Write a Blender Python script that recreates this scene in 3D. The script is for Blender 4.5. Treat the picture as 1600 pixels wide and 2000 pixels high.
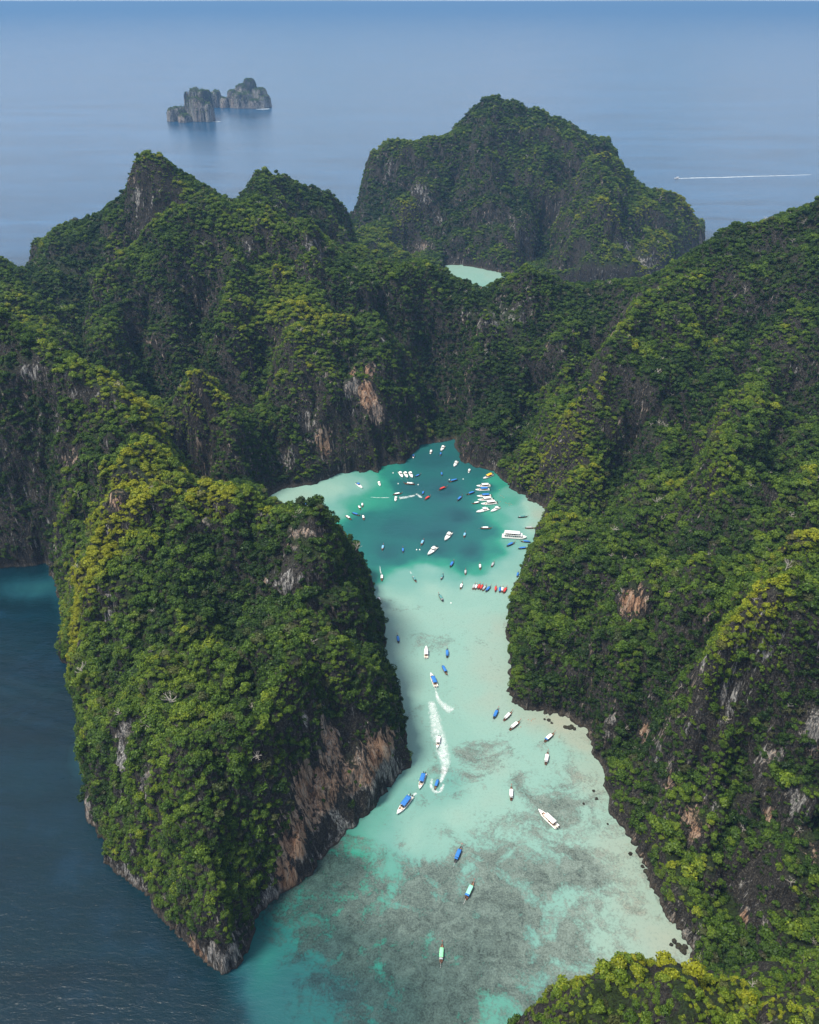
import bpy, bmesh, math, random
import numpy as np
from mathutils import Vector, Matrix
for o in list(bpy.data.objects): bpy.data.objects.remove(o)
scene=bpy.context.scene
COL=scene.collection
# ---------------- camera, world, sun, exposure ----------------
CAM_H=465.0; PITCH=math.radians(32.4); FOC=1570.0/2000.0
cam=bpy.data.cameras.new('camera'); camo=bpy.data.objects.new('camera',cam); COL.objects.link(camo)
camo.location=(0,0,CAM_H); camo.rotation_euler=(math.pi/2-PITCH,0,0)
cam.sensor_fit='VERTICAL'; cam.sensor_height=24.0; cam.lens=24.0*FOC
cam.clip_start=1.0; cam.clip_end=500000.0
scene.camera=camo
SUN_EL=math.radians(65); SUN_AZ=math.radians(-108)   # azimuth from +Y, clockwise; the sun stands to the left
world=bpy.data.worlds.new('World'); scene.world=world; world.use_nodes=True
wn=world.node_tree.nodes; wl=world.node_tree.links; wn.clear()
sky=wn.new('ShaderNodeTexSky'); sky.sky_type='NISHITA'; sky.sun_disc=False
sky.sun_elevation=SUN_EL; sky.sun_rotation=SUN_AZ; sky.altitude=300; sky.air_density=1.0; sky.dust_density=1.6; sky.ozone_density=1.5
bg=wn.new('ShaderNodeBackground'); bg.inputs['Strength'].default_value=0.12
wo=wn.new('ShaderNodeOutputWorld'); 
# broken bright cloud all over the sky
tc=wn.new('ShaderNodeTexCoord'); mp=wn.new('ShaderNodeMapping'); mp.inputs['Scale'].default_value=(1,1,2.5); nz=wn.new('ShaderNodeTexNoise'); nz.inputs['Scale'].default_value=3.0; nz.inputs['Detail'].default_value=6
wl.new(tc.outputs['Generated'],mp.inputs[0]); wl.new(mp.outputs[0],nz.inputs['Vector'])
cv=wn.new('ShaderNodeMapRange'); cv.inputs[1].default_value=.38; cv.inputs[2].default_value=.58; cv.inputs[3].default_value=.15; cv.inputs[4].default_value=.9; wl.new(nz.outputs[0],cv.inputs[0])
cm=wn.new('ShaderNodeMix'); cm.data_type='RGBA'; cm.inputs[7].default_value=(5.6,5.8,6.1,1); wl.new(cv.outputs[0],cm.inputs[0]); wl.new(sky.outputs[0],cm.inputs[6])
wl.new(cm.outputs[2],bg.inputs[0]); wl.new(bg.outputs[0],wo.inputs[0])
sl=bpy.data.lights.new('sun','SUN'); sl.energy=3.6; sl.angle=math.radians(13); sl.color=(1.0,0.93,0.80)
so=bpy.data.objects.new('sun',sl); COL.objects.link(so)
sd_=Vector((math.sin(SUN_AZ)*math.cos(SUN_EL),math.cos(SUN_AZ)*math.cos(SUN_EL),math.sin(SUN_EL)))
so.rotation_euler=sd_.to_track_quat('Z','Y').to_euler()
scene.view_settings.view_transform='Standard'; scene.view_settings.look='None'
scene.view_settings.exposure=0.9; scene.view_settings.gamma=1.0; scene.view_settings.use_curve_mapping=False
scene.cycles.max_bounces=6; scene.cycles.diffuse_bounces=2; scene.cycles.glossy_bounces=2
scene.cycles.transparent_max_bounces=12; scene.cycles.volume_bounces=0
scene.cycles.use_denoising=True
HAZE_DENSITY=0.68e-4
rng=np.random.default_rng(7); random.seed(7)
# ---- terrain functions (shared) ----
import numpy as np
def hash2(ix,iy,s=0):
    n=(ix.astype(np.int64)*374761393+iy.astype(np.int64)*668265263+s*1442695041)&0xffffffff
    n=((n^(n>>13))*1274126177)&0xffffffff
    n=(n^(n>>16))&0xffffffff
    return n/4294967295.0
def vnoise(x,y,s=0):
    ix=np.floor(x).astype(np.int64); iy=np.floor(y).astype(np.int64); fx=x-ix; fy=y-iy
    fx=fx*fx*fx*(fx*(fx*6-15)+10); fy=fy*fy*fy*(fy*(fy*6-15)+10)
    a=hash2(ix,iy,s);b=hash2(ix+1,iy,s);c=hash2(ix,iy+1,s);d=hash2(ix+1,iy+1,s)
    return (a*(1-fx)+b*fx)*(1-fy)+(c*(1-fx)+d*fx)*fy
def fbm(x,y,o=4,s=0):
    v=0;a=.5;n=0
    for i in range(o):
        v=v+a*vnoise(x,y,s+i*17);n+=a;x=x*2.03+11.3;y=y*2.03-7.1;a*=.5
    return v/n*2-1
def worley(x,y,s=0):
    ix=np.floor(x).astype(np.int64);iy=np.floor(y).astype(np.int64)
    m=np.full(x.shape,9.)
    for dx in(-1,0,1):
        for dy in(-1,0,1):
            cx=ix+dx;cy=iy+dy
            px=cx+.15+.7*hash2(cx,cy,s+5);py=cy+.15+.7*hash2(cx,cy,s+9)
            m=np.minimum(m,(x-px)**2+(y-py)**2)
    return m
def seg_dist(X,Y,poly):
    """distance to closed polygon and inside mask"""
    d=np.full(X.shape,1e9);ins=np.zeros(X.shape,bool);n=len(poly)
    for i in range(n):
        x0,y0=poly[i];x1,y1=poly[(i+1)%n];dx,dy=x1-x0,y1-y0
        t=np.clip(((X-x0)*dx+(Y-y0)*dy)/(dx*dx+dy*dy+1e-9),0,1)
        d=np.minimum(d,(X-x0-t*dx)**2+(Y-y0-t*dy)**2)
        if y0!=y1:
            c=((y0>Y)!=(y1>Y))&(X<(x1-x0)*(Y-y0)/(y1-y0)+x0); ins^=c
    return np.sqrt(d),ins
def rbf_fit(pts,vals,lam=0.0):
    d=np.sqrt(((pts[:,None]-pts[None])**2).sum(2)+25.)
    n=len(pts);A=np.zeros((n+3,n+3));A[:n,:n]=-d-lam*np.eye(n)*-1
    P=np.c_[np.ones(n),pts/500.];A[:n,n:]=P;A[n:,:n]=P.T
    return np.linalg.solve(A,np.r_[vals,np.zeros(3)])
def rbf_eval(X,Y,pts,w):
    o=w[-3]+w[-2]*X/500.+w[-1]*Y/500.
    for (px,py),c in zip(pts,w): o=o-c*np.sqrt((X-px)**2+(Y-py)**2+25.)
    return o
def resample(poly,step):
    out=[];n=len(poly)
    for i in range(n):
        a=poly[i];b=poly[(i+1)%n];k=max(1,int(np.hypot(*(b-a))/step))
        for j in range(k): out.append(a+(b-a)*j/k)
    return np.array(out)
def relief_h(X,Y,Hh,relief=1.0,ctrl=None):
    amp=np.clip((Hh-2)/30,0,1)*relief
    if ctrl is not None:
        m=np.full(X.shape,1e9)
        for c in ctrl: m=np.minimum(m,(X-c[0])**2+(Y-c[1])**2)
        amp=amp*(1-.85*np.exp(-m/np.where(Y<620,13.,26.)**2))
    w0=worley(X/125+.5*fbm(X/90,Y/90,3,94),Y/125+.5*fbm(X/90,Y/90,3,96),11)
    w1=worley(X/58+.5*fbm(X/40,Y/40,2,4),Y/58+.5*fbm(X/40,Y/40,2,6),1)
    w2=worley(X/22+.5*fbm(X/20,Y/20,2,14),Y/22+.5*fbm(X/20,Y/20,2,16),2)
    rd=1-np.abs(fbm(X/75+.5*fbm(X/50,Y/50,2,43),Y/75,4,41))*2
    N=10*fbm(X/90,Y/90,4,1)-42*(np.minimum(w0,.9)-.33)-32*(np.minimum(w1,.9)-.33)-11*(np.minimum(w2,.9)-.3)+17*(rd-.6)+3*fbm(X/9,Y/9,2,5)
    Hn=Hh+amp*N
    kr=1-np.abs(fbm(X/8.5,Y/8.5,3,55))*2
    Hn=Hn+np.clip((Hh-10)/20,0,1)*relief*4.5*(kr-.75)
    A=np.clip(.55+1.3*fbm(X/80,Y/80,2,47),0,.95)*amp
    P1=42.;t=Hn/P1+.9*fbm(X/70,Y/70,3,49)
    Hn=Hn+A*P1*(np.sin(2*np.pi*t)+.22*np.sin(4*np.pi*t))/(2*np.pi)
    return Hn,w1,w2
def gully_h(X,Y,gl):
    o=np.zeros(X.shape)
    for amp,wd,pts in gl:
        p=np.array(pts,float);m=(X>p[:,0].min()-3*wd)&(X<p[:,0].max()+3*wd)&(Y>p[:,1].min()-3*wd)&(Y<p[:,1].max()+3*wd)
        if not m.any(): continue
        x=X[m]+5*fbm(X[m]/18,Y[m]/18,2,63);y=Y[m]+5*fbm(X[m]/18,Y[m]/18,2,65);d=np.full(x.shape,1e9);e=np.zeros(x.shape);L=0;n=len(p)
        for i in range(n-1):
            dx,dy=p[i+1]-p[i];t=np.clip(((x-p[i,0])*dx+(y-p[i,1])*dy)/(dx*dx+dy*dy+1e-9),0,1)
            q=(x-p[i,0]-t*dx)**2+(y-p[i,1]-t*dy)**2;u=(i+t)/(n-1);k=q<d;d=np.where(k,q,d);e=np.where(k,u,e)
        d=np.sqrt(d)
        o[m]+=amp*np.exp(-(d/wd)**1.6)*np.clip(np.minimum(e,1-e)*6+.35,0,1)
    return o
def land_fit(shore,ctrl,anchor=16.,relief=1.0):
    # the shoreline itself anchors the height at a low cliff top
    r=resample(shore,40.)
    dd=np.sqrt(((r[:,None]-ctrl[None,:,:2])**2).sum(2)).min(1)
    r=r[dd>14] if anchor is not None else r[:0]
    pts=np.r_[ctrl[:,:2],r]; base=np.r_[ctrl[:,2],np.full(len(r),anchor or 0.)]; vals=base.copy()
    n=len(ctrl)
    for it in range(4):
        w=rbf_fit(pts,vals)
        got=relief_h(ctrl[:,0],ctrl[:,1],vals[:n],relief,ctrl)[0]
        vals[:n]+=.8*(base[:n]-got)
    return pts,rbf_fit(pts,vals),ctrl
def land_height(X,Y,shore,fit,cliff=None,relief=1.0,gl=None,damp=True,k=8.):
    pts,w,ctrl=fit
    Hh=rbf_eval(X,Y,pts,w)
    wx=X+3*fbm(X/22,Y/22,3,3)+1.2*fbm(X/6,Y/6,2,31);wy=Y+3*fbm(X/22,Y/22,3,8)+1.2*fbm(X/6,Y/6,2,38)
    d,ins=seg_dist(wx,wy,shore)
    sd=np.where(ins,d,-d)
    Hn,w1,w2=relief_h(X,Y,Hh,relief,ctrl if damp else None)
    if gl: Hn=np.maximum(Hn+gully_h(X,Y,gl),6)
    cl=3.3+1.5*fbm(X/70,Y/70,2,21)
    if cliff: cl=cliff+0*cl
    prof=np.maximum(sd,0)*cl+np.where(sd>0,2.0,0)
    prof=prof+np.clip(prof/20,0,1)*(-18*(np.minimum(w2,.9)-.3)+12*fbm(X/16,Y/16,2,77)-14*(np.minimum(w1,.9)-.33))
    h=-k*np.log(np.exp(-np.clip(Hn,-50,600)/k)+np.exp(-np.clip(prof,-50,600)/k))
    h=np.maximum(h,np.where(sd>0,1.2,-99))
    h=np.where(sd>0,h,np.maximum(sd*2.5-2,-30))
    return h,sd
GULLY=[(-62.99999999999999,28.0,[(-337.7,1000.0),(-336.4,944.0),(-303.8,903.0),(-274.1,848.0)]),(-44.8,24.0,[(-138.1,792.0),(-153.6,800.0),(-181.3,796.0),(-227.4,888.0)]),(-58.8,26.0,[(51.2,901.0),(45.6,948.0),(39.6,984.0),(26.6,1016.0),(20.0,1036.0)]),(-47.599999999999994,22.0,[(117.5,820.0),(138.8,868.0),(156.0,921.0),(164.1,945.0)]),(-53.199999999999996,22.0,[(190.3,668.0),(206.3,703.0),(228.1,743.0),(241.2,768.0),(251.5,784.0)]),(-37.400000000000006,26.0,[(231.4,560.0),(241.1,608.0),(257.6,646.0),(297.5,724.0),(312.3,757.0)]),(-39.6,20.0,[(184.2,401.0),(192.5,407.0),(201.5,411.0)]),(-33.0,22.0,[(292.1,562.0),(329.5,636.0),(376.0,728.0),(401.7,780.0)]),(-39.199999999999996,22.0,[(-13.2,1000.0),(-26.1,1012.0),(-39.1,1024.0)]),(-37.400000000000006,13.0,[(186.7,253.0),(189.0,272.0),(194.9,300.0),(192.3,318.0)]),(-28.6,20.0,[(115.0,464.0),(129.5,476.0),(154.1,540.0)]),(-33.599999999999994,20.0,[(-89.7,1000.0),(-97.1,928.0),(-82.2,882.0)]),(-28.6,18.0,[(-145.2,480.0),(-109.0,397.0),(-90.1,345.0),(-84.2,331.0)]),(-19.8,13.0,[(-202.3,452.0),(-216.0,436.0),(-212.2,404.0)]),(-17.6,13.0,[(-169.2,431.0),(-142.5,372.0)]),(-105.0,40.0,[(293.2,1796.0),(282.0,1720.0),(257.2,1664.0)]),(-84.0,38.0,[(257.2,1664.0),(241.0,1640.0)]),(-56.0,30.0,[(350.4,1868.0),(320.6,1800.0)]),(-62.99999999999999,26.0,[(384.1,1875.0),(432.4,1916.0)]),(-39.199999999999996,34.0,[(110.6,1881.0),(75.7,1804.0),(54.1,1764.0)]),(-42.0,30.0,[(466.4,1696.0),(431.0,1608.0)]),(-33.599999999999994,20.0,[(254.5,1024.0),(221.2,920.0),(192.2,853.0)]),(-36.4,20.0,[(351.8,903.0),(326.2,848.0),(296.3,795.0)]),(-33.599999999999994,20.0,[(387.2,889.0),(372.4,844.0),(347.5,789.0)]),(-42.0,24.0,[(-268.5,1012.0),(-269.2,964.0),(-253.6,904.0)]),(-36.4,22.0,[(-172.8,944.0),(-174.8,896.0),(-158.3,816.0)]),(-33.599999999999994,20.0,[(-103.7,856.0),(-114.7,828.0),(-109.7,809.0)]),(-36.4,22.0,[(-450.6,1132.0),(-423.4,1003.0),(-377.5,883.0)]),(-28.0,16.0,[(-66.6,916.0),(-81.0,848.0),(-59.2,832.0)]),(-30.799999999999997,18.0,[(-342.7,682.0),(-356.8,665.0),(-359.1,652.0)]),(-22.0,14.0,[(158.5,412.0),(160.4,380.0),(156.2,348.0)]),(-22.0,14.0,[(218.6,344.0),(223.7,331.0),(217.5,312.0)]),(28.0,15.0,[(284.2,936.0),(261.1,901.0),(216.7,820.0),(189.6,776.0),(160.0,764.0)]),(25.2,20.0,[(-133.0,1076.0),(-116.0,1013.0),(-89.3,904.0)]),(22.4,15.0,[(-203.9,800.0),(-176.2,783.0),(-148.7,789.0)]),(33.599999999999994,15.0,[(99.0,1000.0),(86.8,949.0),(79.6,912.0)]),(28.0,16.0,[(323.0,740.0),(273.2,628.0),(254.2,576.0)]),(15.400000000000002,11.0,[(-228.8,592.0),(-222.4,524.0),(-237.3,501.0),(-251.0,472.0)]),(30.799999999999997,30.0,[(389.0,1832.0),(390.6,1704.0),(375.4,1644.0)]),(25.2,26.0,[(177.8,1932.0),(164.1,1860.0),(172.6,1788.0)]),(19.599999999999998,13.0,[(261.5,776.0),(237.4,739.0),(214.1,692.0)]),(17.6,14.0,[(-76.2,439.0),(-64.0,373.0),(-61.2,358.0)]),(25.2,16.0,[(-228.4,1040.0),(-217.3,956.0),(-204.2,899.0)]),(22.4,16.0,[(-353.7,1004.0),(-354.4,912.0),(-360.1,892.0)]),(22.4,16.0,[(343.6,724.0),(307.0,632.0),(287.5,565.0)]),(15.400000000000002,12.0,[(137.8,456.0),(134.1,440.0),(131.8,433.0)]),(15.400000000000002,12.0,[(172.1,373.0),(168.1,354.0),(164.2,342.0)]),(15.400000000000002,12.0,[(202.5,352.0),(210.5,344.0),(212.2,330.0)])]
SHORE=[(-397.5,628.9),(-370.0,634.7),(-355.7,639.0),(-333.9,598.2),(-314.0,560.9),(-293.7,520.0),(-272.0,471.2),(-257.2,438.3),(-239.5,398.6),(-225.4,362.9),(-215.3,342.4),(-204.1,326.9),(-192.7,312.2),(-177.6,299.8),(-160.4,289.6),(-152.6,278.2),(-145.5,268.7),(-134.6,261.1),(-123.9,253.6),(-113.9,247.8),(-104.4,244.4),(-96.3,247.8),(-92.0,256.6),(-92.0,275.0),(-84.2,284.7),(-70.2,298.1),(-58.4,308.6),(-49.9,323.2),(-37.5,338.5),(-27.8,350.5),(-17.8,365.0),(-7.3,380.3),(1.1,393.9),(-1.2,417.9),(-6.0,448.9),(-13.5,488.8),(-23.2,533.2),(-29.0,575.5),(-39.1,614.1),(-54.8,630.5),(-81.5,651.9),(-113.2,683.6),(-140.9,712.5),(-158.3,737.9),(-161.1,755.9),(-146.5,773.5),(-138.9,781.3),(-113.7,789.3),(-94.6,804.5),(-80.7,816.4),(-60.0,820.0),(-35.9,816.4),(-30.3,832.3),(-6.1,841.1),(0.0,860.3),(19.1,887.0),(44.9,898.0),(54.9,905.0),(56.6,873.5),(64.2,841.1),(78.6,828.6),(99.2,822.5),(103.5,804.5),(111.2,792.8),(120.9,775.7),(132.8,755.9),(145.2,743.1),(147.8,730.7),(142.0,712.5),(129.0,683.6),(120.2,656.3),(109.5,622.2),(100.0,590.5),(90.5,568.1),(85.3,540.0),(79.2,501.0),(75.7,465.5),(78.6,454.4),(87.7,446.3),(102.5,438.3),(117.6,434.1),(127.9,425.4),(132.4,408.1),(134.3,389.3),(136.2,371.5),(136.3,354.5),(140.5,334.6),(145.4,319.5),(150.0,308.6),(149.1,294.7),(153.5,281.4),(157.7,268.7),(162.1,258.0),(156.0,240.0),(130.0,228.0),(95.0,218.0),(50.0,210.0),(18.0,196.0),(2.0,170.0),(-4.0,130.0),(-6.0,90.0),(-6.0,40.0),(0.0,-40.0),(300.0,-80.0),(900.0,0.0),(1000.0,400.0),(950.0,900.0),(700.0,1150.0),(420.0,1260.0),(250.0,1240.0),(150.0,1240.0),(90.0,1320.0),(70.0,1600.0),(75.1,1699.8),(107.1,1695.9),(142.9,1672.9),(172.6,1650.5),(215.6,1614.2),(261.1,1572.4),(308.0,1552.2),(368.9,1558.9),(452.0,1572.4),(503.1,1614.2),(593.2,1747.5),(673.0,1877.5),(705.3,1973.8),(740.0,2080.0),(600.0,2280.0),(300.0,2380.0),(100.0,2330.0),(-60.0,2230.0),(-140.0,2100.0),(-160.0,1950.0),(-230.0,1700.0),(-350.0,1560.0),(-600.0,1520.0),(-800.0,1400.0),(-900.0,1200.0),(-850.0,1000.0),(-750.0,800.0),(-600.0,680.0)]
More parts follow.
